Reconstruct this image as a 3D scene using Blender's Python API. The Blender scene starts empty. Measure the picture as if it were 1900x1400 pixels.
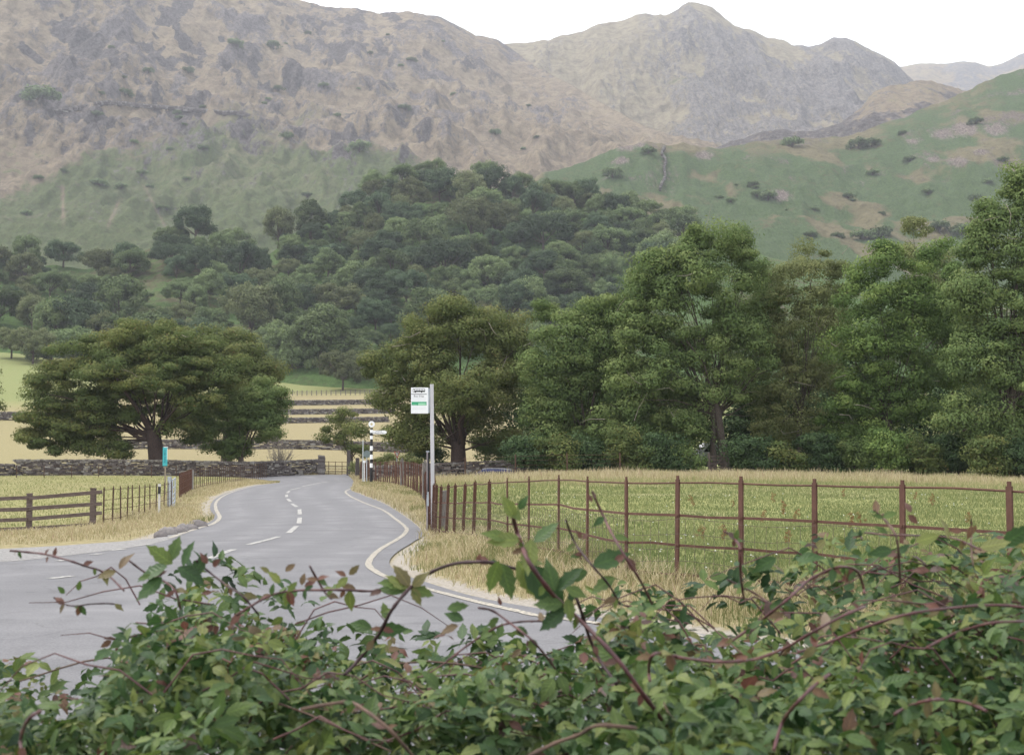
import bpy, math, random
import numpy as np
from mathutils import Vector
# ------------------------------------------------------------------ camera, sky, sun, exposure
F = 2600.0            # focal length in pixels of the 1900 px wide photograph
CZ = 1.45
PITCH = math.atan(172.0 / F)
sc = bpy.context.scene
col = sc.collection
cam_d = bpy.data.cameras.new('camera'); cam = bpy.data.objects.new('camera', cam_d); col.objects.link(cam)
cam.location = (0, 0, CZ); cam.rotation_euler = (math.pi / 2 + PITCH, 0, 0)
cam_d.sensor_width = 36; cam_d.lens = F / 1900 * 36; cam_d.clip_start = 0.05; cam_d.clip_end = 20000
cam_d.dof.use_dof = True; cam_d.dof.focus_distance = 16; cam_d.dof.aperture_fstop = 13
sc.camera = cam
SUN_EL, SUN_AZ = 54, 286       # azimuth clockwise from +Y
w = bpy.data.worlds.new("World"); sc.world = w; w.use_nodes = True
nt = w.node_tree; nt.nodes.clear()
out = nt.nodes.new('ShaderNodeOutputWorld')
sky = nt.nodes.new('ShaderNodeTexSky'); sky.sky_type = 'NISHITA'; sky.sun_disc = False
sky.sun_elevation = math.radians(SUN_EL); sky.sun_rotation = math.radians(SUN_AZ)
bg1 = nt.nodes.new('ShaderNodeBackground'); bg1.inputs[1].default_value = 0.10
nt.links.new(sky.outputs[0], bg1.inputs[0])
# the overcast: a bright, nearly even layer of cloud over the blue
tc = nt.nodes.new('ShaderNodeTexCoord'); nz = nt.nodes.new('ShaderNodeTexNoise'); nz.inputs['Scale'].default_value = 2.2; nz.inputs['Detail'].default_value = 5
nt.links.new(tc.outputs['Generated'], nz.inputs['Vector'])
rp = nt.nodes.new('ShaderNodeValToRGB'); rp.color_ramp.elements[0].color = (.86, .88, .93, 1); rp.color_ramp.elements[1].color = (1.0, 1.0, 1.0, 1)
rp.color_ramp.elements[0].position = .3; rp.color_ramp.elements[1].position = .65
nt.links.new(nz.outputs[0], rp.inputs[0])
bg2 = nt.nodes.new('ShaderNodeBackground'); bg2.inputs[1].default_value = 1.15
nt.links.new(rp.outputs[0], bg2.inputs[0])
mx = nt.nodes.new('ShaderNodeMixShader'); mx.inputs[0].default_value = 0.86
nt.links.new(bg1.outputs[0], mx.inputs[1]); nt.links.new(bg2.outputs[0], mx.inputs[2]); nt.links.new(mx.outputs[0], out.inputs[0])
sd = bpy.data.lights.new('sun', 'SUN'); sd.energy = 2.4; sd.angle = math.radians(12); sd.color = (1, .95, .87)
sun = bpy.data.objects.new('sun', sd); col.objects.link(sun)
_a, _e = math.radians(SUN_AZ), math.radians(SUN_EL)
_s = Vector((math.sin(_a) * math.cos(_e), math.cos(_a) * math.cos(_e), math.sin(_e)))
sun.rotation_euler = (-_s).to_track_quat('-Z', 'Y').to_euler()
sc.view_settings.view_transform = 'Standard'; sc.view_settings.look = 'None'
sc.view_settings.exposure = 0.92; sc.view_settings.gamma = 1
sc.cycles.max_bounces = 6; sc.cycles.diffuse_bounces = 3; sc.cycles.transmission_bounces = 3; sc.cycles.volume_bounces = 0
sc.cycles.transparent_max_bounces = 6

# ------------------------------------------------------------------ numeric helpers
rng = np.random.default_rng(7); random.seed(7)
CP, SP = math.cos(PITCH), math.sin(PITCH)
def P(px, py, d):
    """world point seen at photo pixel (px,py) whose forward distance is d"""
    u = (np.asarray(px, float) - 950) / F; v = (700 - np.asarray(py, float)) / F
    dy = CP - SP * v; dz = SP + CP * v; t = d / dy
    return np.stack(np.broadcast_arrays(u * t, np.asarray(d, float) + 0 * t, CZ + dz * t), -1)
def X(px, d): return (px - 950) / F * d * 1.002
def ROW(y, z):
    a = (z - CZ) / y; v = (a * CP - SP) / (CP + a * SP); return 700 - v * F
def _h(i, j, s):
    n = (i * 374761393 + j * 668265263 + s * 974634777) & 0xffffffff
    n = ((n ^ (n >> 13)) * 1274126177) & 0xffffffff
    return ((n ^ (n >> 16)) & 0xffff) / 65535.0
def vnoise(x, y, s=0):
    xi = np.floor(x).astype(np.int64); yi = np.floor(y).astype(np.int64); fx = x - xi; fy = y - yi
    fx = fx * fx * (3 - 2 * fx); fy = fy * fy * (3 - 2 * fy)
    a = _h(xi, yi, s); b = _h(xi + 1, yi, s); c = _h(xi, yi + 1, s); d = _h(xi + 1, yi + 1, s)
    return (a + (b - a) * fx) * (1 - fy) + (c + (d - c) * fx) * fy
def fbm(x, y, o=5, s=0, g=.5):
    r = 0; a = 1; t = 0
    for k in range(o):
        r = r + a * vnoise(x * 2 ** k + 17.3 * k, y * 2 ** k + 9.1 * k, s + k); t += a; a *= g
    return r / t
def ridged(x, y, o=5, s=0):
    r = 0; a = 1; t = 0
    for k in range(o):
        r = r + a * (1 - np.abs(2 * vnoise(x * 2 ** k + 7.7 * k, y * 2 ** k + 3.9 * k, s + k) - 1)); t += a; a *= .5
    return r / t
def sm(a, b, x): t = np.clip((x - a) / (b - a), 0, 1); return t * t * (3 - 2 * t)
def itp(x, pts): p = np.array(pts, float); return np.interp(x, p[:, 0], p[:, 1])

# valley floor: known ground points (photo pixel, forward distance) and a thin-plate surface through them
GC = [(1160,1085,16.1),(1868,1170,11.7),(803,1000,32.5),(1035,1043,19.6),(942,1029,22.8),(907,1014,25.4),(878,1007,27.6),(755,983,34),(700,935,55),(650,915,65),(645,905,80),(650,893,100),(793,932,55),
 (668,895,106),(740,875,130),(410,965,43),(334,990,33.5),(150,1017,27),(0,1023,26),(405,935,60),(412,925,68),(480,900,88),(525,895,95),
 (195,977,43),(60,989,43.3),(-200,995,43),(325,948,58),(340,926,70),(360,912,82),(420,898,100),(490,888,118),(600,879,122),(300,881,117),(0,882,114),(-300,884,112),
 (1000,882,96),(1300,880,96),(1600,885,93),(1900,893,89),(2200,900,86),(1330,868,130),(1100,868,130),(1800,870,130),
 (600,853,150),(600,834,180),(600,793,250),(600,781,278),(600,766,312),(600,752,348),(600,735,390),(600,702,440),
 (0,850,150),(0,778,260),(0,740,310),(0,690,380),(0,650,440),(300,850,150),(300,790,255),(300,700,400),(1200,840,180),(1200,800,250),(1200,740,380),(1200,700,440),(1900,820,200),(1900,740,400),
 (2600,1000,30),(-600,1010,30),(950,1340,8),(1900,1340,8),(0,1340,8),(3200,1345,8),(-1300,1345,8),(950,1090,17),(1400,1010,27),(1400,940,50)]
gp = np.array(GC, float); _w = P(gp[:, 0], gp[:, 1], gp[:, 2])[:, 2] / gp[:, 2]
_q = np.stack([(gp[:, 0] - 950) / F * 3, np.log(gp[:, 2])], 1)
def _U(r2): return np.where(r2 > 1e-12, r2 * np.log(r2 + 1e-20), 0)
_n = len(gp); _K = _U(((_q[:, None] - _q[None]) ** 2).sum(-1)) + np.eye(_n) * .02
_A = np.zeros((_n + 3, _n + 3)); _A[:_n, :_n] = _K; _A[:_n, _n] = 1; _A[:_n, _n + 1:] = _q; _A[_n, :_n] = 1; _A[_n + 1:, :_n] = _q.T
_c = np.linalg.solve(_A, np.r_[_w, 0, 0, 0])
def G(x, y):
    x = np.asarray(x, float); y = np.asarray(y, float); sh = np.broadcast(x, y).shape
    x, y = np.broadcast_to(x, sh).ravel(), np.broadcast_to(y, sh).ravel()
    d = np.clip(y, 7, 450); u = np.clip(x / d, -.85, .85) * 3; l = np.log(d)
    r = np.empty(len(d))
    for k in range(0, len(d), 40000):
        s = slice(k, k + 40000); r2 = (u[s, None] - _q[None, :, 0]) ** 2 + (l[s, None] - _q[None, :, 1]) ** 2
        r[s] = _U(r2) @ _c[:_n] + _c[_n] + _c[_n + 1] * u[s] + _c[_n + 2] * l[s]
    z = r * d * sm(-2, 12, y) - .95 * sm(96.3, 98.5, y) * sm(106, 103.5, y) * sm(-9, -6.5, x) * sm(12, 8, x)
    return z.reshape(sh)
def g1(x, y): return float(G(np.array([x]), np.array([y]))[0])
def GD(px, d, dz=0):                       # ground point under photo column px at distance d
    x = X(px, d); return np.array([x, d, g1(x, d) + dz])
_dd = np.exp(np.linspace(math.log(6), math.log(445), 700))
def GP(px, row, dz=0):                     # ground point seen at a photo pixel
    x = X(px, _dd); z = G(x, _dd); r = ROW(_dd, z)
    i = int(np.argmax(r <= row)) if (r <= row).any() else len(r) - 1; i = max(i, 1)
    t = (r[i - 1] - row) / (r[i - 1] - r[i] + 1e-9); d = _dd[i - 1] + (_dd[i] - _dd[i - 1]) * min(max(t, 0), 1)
    return GD(px, d, dz)

# ------------------------------------------------------------------ materials
def nodes(name):
    m = bpy.data.materials.new(name); m.use_nodes = True; t = m.node_tree; t.nodes.clear()
    o = t.nodes.new('ShaderNodeOutputMaterial'); return m, t, o
def ramp(t, fac, cols):
    r = t.nodes.new('ShaderNodeValToRGB'); e = r.color_ramp.elements
    while len(e) < len(cols): e.new(.5)
    for i, (p, c) in enumerate(cols): e[i].position = p; e[i].color = (*c, 1)
    t.links.new(fac, r.inputs[0]); return r.outputs[0]
def noise(t, scale, detail=6, vec=None, rough=.6, stretch=None):
    n = t.nodes.new('ShaderNodeTexNoise'); n.inputs['Scale'].default_value = scale; n.inputs['Detail'].default_value = detail; n.inputs['Roughness'].default_value = rough
    g = t.nodes.new('ShaderNodeTexCoord'); v = g.outputs['Object'] if vec is None else vec
    if stretch:
        mp = t.nodes.new('ShaderNodeMapping'); mp.inputs['Scale'].default_value = stretch; t.links.new(v, mp.inputs[0]); v = mp.outputs[0]
    t.links.new(v, n.inputs['Vector']); return n.outputs[0]
def mixc(t, fac, a, b, mode='MIX'):
    m = t.nodes.new('ShaderNodeMix'); m.data_type = 'RGBA'; m.blend_type = mode
    for s, v in ((m.inputs[0], fac), (m.inputs[6], a), (m.inputs[7], b)):
        if isinstance(v, tuple): s.default_value = (*v, 1)
        elif isinstance(v, (int, float)): s.default_value = v
        else: t.links.new(v, s)
    return m.outputs[2]
def attr(t, name):
    a = t.nodes.new('ShaderNodeAttribute'); a.attribute_name = name; return a
def fin(t, o, colr, rough=.8, metal=0, bump=None, spec=.3, trans=0):
    b = t.nodes.new('ShaderNodeBsdfPrincipled'); b.inputs['Roughness'].default_value = rough; b.inputs['Metallic'].default_value = metal
    b.inputs['Specular IOR Level'].default_value = spec
    if isinstance(colr, tuple): b.inputs['Base Color'].default_value = (*colr, 1)
    else: t.links.new(colr, b.inputs['Base Color'])
    if bump is not None:
        bp = t.nodes.new('ShaderNodeBump'); bp.inputs['Strength'].default_value = bump[1]; bp.inputs['Distance'].default_value = bump[2]
        t.links.new(bump[0], bp.inputs['Height']); t.links.new(bp.outputs[0], b.inputs['Normal'])
    s = b.outputs[0]
    if trans:
        tr = t.nodes.new('ShaderNodeBsdfTranslucent')
        if isinstance(colr, tuple): tr.inputs[0].default_value = (*colr, 1)
        else: t.links.new(colr, tr.inputs[0])
        m = t.nodes.new('ShaderNodeMixShader'); m.inputs[0].default_value = trans
        t.links.new(s, m.inputs[1]); t.links.new(tr.outputs[0], m.inputs[2]); s = m.outputs[0]
    t.links.new(s, o.inputs[0])
def plain(name, c1, c2=None, scale=8, rough=.7, metal=0, bump=0, stretch=None, c3=None, spec=.3):
    m, t, o = nodes(name); c2 = c2 or tuple(v * .75 for v in c1)
    n = noise(t, scale, 6, stretch=stretch)
    cols = [(.35, c2), (.6, c1)] + ([(.72, c3)] if c3 else [])
    fin(t, o, ramp(t, n, cols), rough, metal, (n, bump, .01) if bump else None, spec); return m
def leafmat(name, dark, mid, light, trans=.28, per_obj=0.0, brown=None):
    m, t, o = nodes(name)
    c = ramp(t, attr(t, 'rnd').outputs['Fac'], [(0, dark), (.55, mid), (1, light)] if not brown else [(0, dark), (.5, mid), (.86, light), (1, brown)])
    if per_obj:
        oi = t.nodes.new('ShaderNodeObjectInfo')
        hs = t.nodes.new('ShaderNodeHueSaturation'); mr = t.nodes.new('ShaderNodeMapRange')
        mr.inputs[3].default_value = 1 - per_obj; mr.inputs[4].default_value = 1 + per_obj
        t.links.new(oi.outputs['Random'], mr.inputs[0]); t.links.new(mr.outputs[0], hs.inputs['Value']); t.links.new(c, hs.inputs['Color']); c = hs.outputs[0]
    fin(t, o, c, .75, 0, None, .12, trans); return m
def grassmat(name, stops):
    m, t, o = nodes(name); fin(t, o, ramp(t, attr(t, 'rnd').outputs['Fac'], stops), .75, 0, None, .15, .3); return m

# ------------------------------------------------------------------ object helpers
def tag(o, label=None, cat=None, group=None, kind=None):
    for k, v in (('label', label), ('category', cat), ('group', group), ('kind', kind)):
        if v: o[k] = v
    return o
def empty(name, loc, label, cat, group=None):
    o = bpy.data.objects.new(name, None); col.objects.link(o); o.location = tuple(float(v) for v in loc); o.empty_display_size = .2
    return tag(o, label, cat, group)
def rootloc(p):
    while p.parent: p = p.parent
    return np.array(p.location)
def link(name, me, parent=None, loc=None):
    o = bpy.data.objects.new(name, me); col.objects.link(o)
    if parent: o.parent = parent
    if loc is not None: o.location = tuple(float(v) for v in loc)
    return o
def npmesh(name, V, faces, nper, mats, rnd=None, smooth=False, midx=None):
    """V (n,3); faces (m,nper) index array"""
    me = bpy.data.meshes.new(name); faces = np.asarray(faces, np.int32); m = len(faces)
    me.vertices.add(len(V)); me.vertices.foreach_set('co', np.asarray(V, np.float32).ravel())
    me.loops.add(m * nper); me.loops.foreach_set('vertex_index', faces.ravel())
    me.polygons.add(m); me.polygons.foreach_set('loop_start', np.arange(0, m * nper, nper, dtype=np.int32))
    me.update(calc_edges=True)
    for mt in (mats if isinstance(mats, list) else [mats]): me.materials.append(mt)
    if rnd is not None:
        a = me.attributes.new('rnd', 'FLOAT', 'FACE'); a.data.foreach_set('value', np.asarray(rnd, np.float32))
    if midx is not None: me.polygons.foreach_set('material_index', np.asarray(midx, np.int32))
    me.polygons.foreach_set('use_smooth', np.full(m, smooth)); me.validate(); return me
class MB:
    def __init__(s): s.v = []; s.f = []; s.r = []; s.cur = .5; s.m = []; s.mi = 0
    def add(s, vs, fs):
        n = len(s.v); s.v += [tuple(map(float, p)) for p in vs]; s.f += [tuple(n + i for i in f) for f in fs]; s.r += [s.cur] * len(fs); s.m += [s.mi] * len(fs); return s
    def frame(s, c, ax, ay, az, sx, sy, sz, jit=0, taper=1):
        c = np.array(c, float); ax, ay, az = (np.array(a, float) for a in (ax, ay, az))
        vs = []
        for k in (-1, 1):
            for j in (-1, 1):
                for i in (-1, 1):
                    tp = taper if k > 0 else 1
                    vs.append(c + ax * i * sx / 2 * tp + ay * j * sy / 2 * tp + az * k * sz / 2 + (np.array([random.uniform(-jit, jit) for _ in range(3)]) if jit else 0))
        return s.add(vs, [(0, 2, 3, 1), (4, 5, 7, 6), (0, 1, 5, 4), (1, 3, 7, 5), (3, 2, 6, 7), (2, 0, 4, 6)])
    def box(s, c, sx, sy, sz, rz=0, jit=0, taper=1):
        ca, sa = math.cos(rz), math.sin(rz); return s.frame(c, (ca, sa, 0), (-sa, ca, 0), (0, 0, 1), sx, sy, sz, jit, taper)
    def bar(s, a, b, wd, ht, jit=0):
        a = np.array(a, float); b = np.array(b, float); d = b - a; L = np.linalg.norm(d); d /= L
        up = np.array([0, 0, 1.]) if abs(d[2]) < .95 else np.array([0, 1., 0]); sd_ = np.cross(d, up); sd_ /= np.linalg.norm(sd_); u = np.cross(sd_, d)
        return s.frame((a + b) / 2, d, sd_, u, L, wd, ht, jit)
    def tube(s, pts, rad, n=6, cap=True):
        pts = [np.array(p, float) for p in pts]; N = len(pts); rad = rad if isinstance(rad, (list, tuple, np.ndarray)) else [rad] * N
        base = len(s.v); vs = []; fs = []; ref = None
        for i, p in enumerate(pts):
            d = pts[min(i + 1, N - 1)] - pts[max(i - 1, 0)]; d = d / (np.linalg.norm(d) + 1e-9)
            if ref is None: ref = np.array([0, 0, 1.]) if abs(d[2]) < .9 else np.array([1., 0, 0])
            a = np.cross(d, ref); a /= np.linalg.norm(a) + 1e-9; b = np.cross(d, a); ref = np.cross(a, d) if False else ref
            for k in range(n):
                th = 2 * math.pi * k / n; vs.append(p + (a * math.cos(th) + b * math.sin(th)) * rad[i])
        for i in range(N - 1):
            for k in range(n):
                k2 = (k + 1) % n; fs.append((i * n + k, i * n + k2, (i + 1) * n + k2, (i + 1) * n + k))
        if cap: fs.append(tuple(range(n))[::-1]); fs.append(tuple((N - 1) * n + k for k in range(n)))
        return s.add(vs, fs)
    def build(s, name, mat, parent=None, loc=None, smooth=False, bevel=0):
        off = rootloc(parent) if parent is not None else (np.array(loc, float) if loc is not None else np.zeros(3))
        me = bpy.data.meshes.new(name); me.from_pydata([tuple(np.array(v) - off) for v in s.v], [], s.f)
        for mt in (mat if isinstance(mat, list) else [mat]): me.materials.append(mt)
        a = me.attributes.new('rnd', 'FLOAT', 'FACE'); a.data.foreach_set('value', np.array(s.r, np.float32))
        me.polygons.foreach_set('material_index', np.array(s.m, np.int32))
        me.polygons.foreach_set('use_smooth', np.full(len(s.f), smooth)); me.update()
        o = link(name, me, parent, None if parent is not None else off)
        if bevel:
            bv = o.modifiers.new('bevel', 'BEVEL'); bv.width = bevel; bv.segments = 2; bv.limit_method = 'ANGLE'
        return o
def text_mesh(name, s, size, mat, parent, loc, rot=(math.pi / 2, 0, 0), align='CENTER', sx=1.0):
    cu = bpy.data.curves.new(name, 'FONT'); cu.body = s; cu.size = size; cu.align_x = align; cu.align_y = 'CENTER'; cu.extrude = .0006
    tmp = bpy.data.objects.new('t', cu); col.objects.link(tmp); dg = bpy.context.evaluated_depsgraph_get(); dg.update()
    me = bpy.data.meshes.new_from_object(tmp.evaluated_get(dg)); bpy.data.objects.remove(tmp)
    me.materials.clear(); me.materials.append(mat); o = link(name, me, parent); off = rootloc(parent)
    o.location = tuple(np.array(loc, float) - off); o.rotation_euler = rot; o.scale = (sx, 1, 1); return o
# ------------------------------------------------------------------ valley floor
R_ = [(640,122),(650,108),(650,98),(648,88),(645,79),(643,70),(665,62),(705,53),(758,35.5),(742,29),(688,21.5),(780,17),(1021,13.2),(1500,10.3),(2600,8.6)]
L_ = [(430,121),(500,112),(527,98),(480,88),(440,78),(413,69),(403,58),(412,43),(334,33.5),(290,30),(150,27.5),(0,26),(-400,22),(-1600,14),(-3200,7.5)]
Lp = np.array([[X(p, d), d] for p, d in L_] + [[-24, -6]]); Rp = np.array([[X(p, d), d] for p, d in R_] + [[24, -6]])
def resample(P_, k=14):
    out_ = []
    n = len(P_)
    for i in range(n - 1):
        p0, p1, p2, p3 = P_[max(i - 1, 0)], P_[i], P_[i + 1], P_[min(i + 2, n - 1)]
        for j in range(k):
            t = j / k; out_.append(.5 * ((2 * p1) + (p2 - p0) * t + (2 * p0 - 5 * p1 + 4 * p2 - p3) * t * t + (-p0 + 3 * p1 - 3 * p2 + p3) * t ** 3))
    out_.append(P_[-1]); return np.array(out_)
Lc, Rc = resample(Lp), resample(Rp)
def shift_line(c_, s_):
    d_ = np.gradient(c_, axis=0); d_ /= np.linalg.norm(d_, axis=1)[:, None] + 1e-9; k_ = np.ones(5) / 5
    n_ = np.stack([d_[:, 1], -d_[:, 0]], 1); n_ = np.stack([np.convolve(np.pad(n_[:, i], 2, 'edge'), k_, 'valid') for i in (0, 1)], 1)
    return c_ + n_ * s_
Lc, Rc = shift_line(Lc, .22), shift_line(Rc, -.30)
poly = np.r_[Lc, Rc[::-1]]
def inpoly(x, y, pl):
    c = np.zeros(x.shape, bool); n = len(pl)
    for i in range(n):
        x1, y1 = pl[i]; x2, y2 = pl[(i + 1) % n]
        if y1 == y2: continue
        k = ((y1 > y) != (y2 > y)) & (x < (x2 - x1) * (y - y1) / (y2 - y1) + x1); c ^= k
    return c
def edgedist(x, y, pl):
    d = np.full(x.shape, 1e9)
    for i in range(len(pl) - 1):
        a, b = pl[i], pl[i + 1]; ab = b - a; l2 = ab @ ab + 1e-9
        t = np.clip(((x - a[0]) * ab[0] + (y - a[1]) * ab[1]) / l2, 0, 1)
        d = np.minimum(d, np.hypot(x - a[0] - t * ab[0], y - a[1] - t * ab[1]))
    return d
FENCE_R = [(2500,9.8),(2140,10.7),(1868,11.7),(1667,12.7),(1506,13.7),(1370,14.5),(1252,15.3),(1160,16.1),(1088,17.7),(1035,19.6),(981,21.2),(942,22.9),(907,25.3),(878,27.5),(858,28.9),(842,30.0),(828,31.0),(816,31.8),(808,32.5),(803,33.2)]
FENCE_R2 = [(800,34),(800,39),(799,45),(796,51),(788,57),(775,64),(760,71),(745,78),(730,84),(712,90),(690,97),(668,105)]
fr_line = np.array([[X(p, d), d] for p, d in FENCE_R + FENCE_R2])

ys = np.r_[np.linspace(-60, 4, 14)[:-1], np.exp(np.linspace(math.log(4), math.log(470), 330)), [700, 1500, 6000]]
ss = np.linspace(-1, 1, 420); ss = np.sign(ss) * np.abs(ss) ** 1.25
YY = np.repeat(ys[:, None], len(ss), 1); XX = ss[None] * (22 + .62 * np.abs(ys))[:, None]
ZZ = G(XX, np.minimum(YY, 450)) 
on_road = inpoly(XX, YY, poly)
de = np.minimum(edgedist(XX, YY, Lc), edgedist(XX, YY, Rc)); de = np.where(on_road, -de, de)
ZZ = ZZ + sm(.05, .9, de) * .05 * (YY < 130) - .06 * sm(.8, 2, -de)
ZZ += np.where(de > 1.2, .10 * (fbm(XX / 2.5, YY / 2.5, 4) - .5), 0) * (YY < 140)
ZZ[-3] = ZZ[-4] - 4; ZZ[-2] = ZZ[-4] - 6; ZZ[-1] = ZZ[-4] - 10
nr, nc = YY.shape
idx = np.arange(nr * nc).reshape(nr, nc)
fq = np.stack([idx[:-1, :-1], idx[:-1, 1:], idx[1:, 1:], idx[1:, :-1]], -1).reshape(-1, 4)
PX = 950 + XX / np.maximum(YY, 1) * F; RW = ROW(np.maximum(YY, 1), ZZ)
# masks: R straw, G lush green, B bare grit
n1 = fbm(XX / 6, YY / 6, 4, 3); n2 = fbm(XX / 1.3, YY / 1.3, 4, 5)
side = np.interp(YY, fr_line[:, 1][np.argsort(fr_line[:, 1])], fr_line[:, 0][np.argsort(fr_line[:, 1])])
rfield = (XX > side) & (YY > 9.5) & (YY < 125)
straw = np.zeros_like(XX)
straw = np.where(rfield, np.maximum(.85 * sm(58, 84, YY + 22 * (n1 - .5)), .35 * (n1 > .55)), .9)
lfield = (XX < -12 - 0 * YY) & (YY > 44) & (YY < 118) & (PX < 330 + (YY - 58) * 2.6)
straw = np.where(lfield, .42 + .6 * (n1 - .5), straw)
straw = np.where(YY > 121, .95 - .0 * n1, straw)
green = np.where(rfield, .5 + 1.2 * (n1 - .5), np.where(lfield, .3, .12 + .5 * (n2 - .5)))
bk = (YY > 130); lefty = sm(180, 60, PX)
strip = sm(738, 722, RW)
green = np.where(bk, np.maximum(strip * .9, lefty * .95 * sm(765, 735, RW) + .15 * lefty), green); straw = np.where(bk, straw * (1 - np.clip(green, 0, 1)), straw)
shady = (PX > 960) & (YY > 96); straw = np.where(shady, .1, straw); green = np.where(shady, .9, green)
grit = ((de > 0) & (de < .35)) * .8 + 0
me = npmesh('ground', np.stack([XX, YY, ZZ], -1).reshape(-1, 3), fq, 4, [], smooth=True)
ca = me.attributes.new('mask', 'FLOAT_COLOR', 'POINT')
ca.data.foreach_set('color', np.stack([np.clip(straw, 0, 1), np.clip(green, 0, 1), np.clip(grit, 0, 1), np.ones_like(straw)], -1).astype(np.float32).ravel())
m, t, o = nodes('meadow')
sep = t.nodes.new('ShaderNodeSeparateColor'); t.links.new(attr(t, 'mask').outputs['Color'], sep.inputs[0])
nA = noise(t, .35, 8); nB = noise(t, 5, 8); nC = noise(t, 30, 4)
base = ramp(t, nB, [(.3, (.165, .175, .062)), (.5, (.215, .215, .080)), (.68, (.28, .26, .108))])
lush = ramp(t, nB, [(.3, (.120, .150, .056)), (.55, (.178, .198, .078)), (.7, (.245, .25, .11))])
strw = ramp(t, nB, [(.28, (.15, .130, .068)), (.5, (.23, .195, .110)), (.72, (.31, .262, .155))])
grt = ramp(t, nC, [(.35, (.2, .18, .17)), (.65, (.36, .34, .32))])
c = mixc(t, sep.outputs[1], base, lush); c = mixc(t, sep.outputs[0], c, strw); c = mixc(t, sep.outputs[2], c, grt)
c = mixc(t, ramp(t, nA, [(.35, (0, 0, 0)), (.7, (.28, .28, .28))]), c, mixc(t, .5, c, (.25, .2, .1)))
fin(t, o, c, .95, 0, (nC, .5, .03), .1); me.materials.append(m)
ground = tag(link('ground', me), 'valley floor of green and straw coloured meadow and dry verge', 'ground', kind='structure')

# road
k = 26
tt = np.linspace(0, 1, k)
RX = Lc[:, None, 0] * (1 - tt) + Rc[:, None, 0] * tt; RY = Lc[:, None, 1] * (1 - tt) + Rc[:, None, 1] * tt
RZ = G(RX, RY) + .02
i2 = np.arange(RX.size).reshape(RX.shape); fr = np.stack([i2[:-1, :-1], i2[1:, :-1], i2[1:, 1:], i2[:-1, 1:]], -1).reshape(-1, 4)
m, t, o = nodes('worn_asphalt')
a1 = noise(t, .5, 6); a2 = noise(t, 60, 3); a3 = noise(t, 1.2, 5, stretch=(.25, 1.6, 1))
c = ramp(t, a1, [(.3, (.080, .078, .086)), (.5, (.105, .103, .112)), (.72, (.142, .140, .149))])
c = mixc(t, .5, c, ramp(t, a3, [(.35, (.082, .081, .089)), (.60, (.125, .123, .132)), (.72, (.21, .207, .215))]))
c = mixc(t, .42, c, ramp(t, a2, [(.3, (.05, .05, .055)), (.5, (.14, .14, .145)), (.75, (.3, .29, .29))]))
tr = attr(t, 'track').outputs['Fac']; n5 = noise(t, .8, 6); mm = t.nodes.new('ShaderNodeMath'); mm.operation = 'MULTIPLY'; t.links.new(tr, mm.inputs[0]); t.links.new(ramp(t, n5, [(.4, (0, 0, 0)), (.7, (.6, .6, .6))]), mm.inputs[1])
c = mixc(t, mm.outputs[0], c, mixc(t, .6, c, (.27, .265, .27)))
n6 = noise(t, 2.2, 3, rough=.5); c = mixc(t, ramp(t, n6, [(.62, (0, 0, 0)), (.68, (.25, .25, .25))]), c, (.075, .073, .078))
vo = t.nodes.new('ShaderNodeTexVoronoi'); vo.feature = 'DISTANCE_TO_EDGE'; vo.inputs['Scale'].default_value = .35; tcv = t.nodes.new('ShaderNodeTexCoord'); vm = t.nodes.new('ShaderNodeVectorMath'); vm.operation = 'ADD'; nvv = t.nodes.new('ShaderNodeTexNoise'); nvv.inputs['Scale'].default_value = 1.5; t.links.new(tcv.outputs['Object'], vm.inputs[0]); t.links.new(tcv.outputs['Object'], nvv.inputs['Vector']); t.links.new(nvv.outputs[1], vm.inputs[1]); t.links.new(vm.outputs[0], vo.inputs['Vector'])
c = mixc(t, ramp(t, vo.outputs['Distance'], [(0, (.4, .4, .4)), (.004, (.25, .25, .25)), (.009, (0, 0, 0))]), c, (.05, .05, .052))
fin(t, o, c, .72, 0, (a2, .35, .005), .3)
me = npmesh('road', np.stack([RX, RY, RZ], -1).reshape(-1, 3), fr, 4, m, smooth=True)
a_ = me.attributes.new('track', 'FLOAT', 'POINT'); tk = np.maximum.reduce([np.exp(-((tt - q_) / .055) ** 2) for q_ in (.14, .36, .62, .85)]); a_.data.foreach_set('value', np.tile(tk, len(Lc)).astype(np.float32))
road = tag(link('road', me), 'worn grey asphalt lane curving away between the verges', 'road', kind='structure')

# road markings, painted sheets a few millimetres over the asphalt
def paint_strip(mb, pts, wd, z=.026):
    pts = np.array(pts, float)[:, :2]
    if len(pts) > 2: pts = resample(pts, 6)
    d = np.gradient(pts, axis=0); d /= np.linalg.norm(d, axis=1)[:, None] + 1e-9; nrm = np.stack([-d[:, 1], d[:, 0]], 1)
    jl = 1 + .12 * np.sin(np.arange(len(pts)) * 1.7)
    a = pts + nrm * wd / 2 * jl[:, None]; b = pts - nrm * wd / 2
    vs = [(p[0], p[1], zz + z) for p, zz in zip(a, G(a[:, 0], a[:, 1]))] + [(p[0], p[1], zz + z) for p, zz in zip(b, G(b[:, 0], b[:, 1]))]
    n = len(pts); mb.add(vs, [(i, n + i, n + i + 1, i + 1) for i in range(n - 1)])
m, t, o = nodes('worn_line_paint')
wn = noise(t, 25, 6); fin(t, o, ramp(t, wn, [(.40, (.14, .135, .135)), (.53, (.32, .29, .235)), (.66, (.43, .395, .32))]), .7); cream = m
m, t, o = nodes('worn_white_paint')
wn = noise(t, 22, 6); fin(t, o, ramp(t, wn, [(.40, (.15, .148, .15)), (.52, (.32, .31, .29)), (.64, (.44, .43, .40))]), .7); white_line = m
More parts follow.
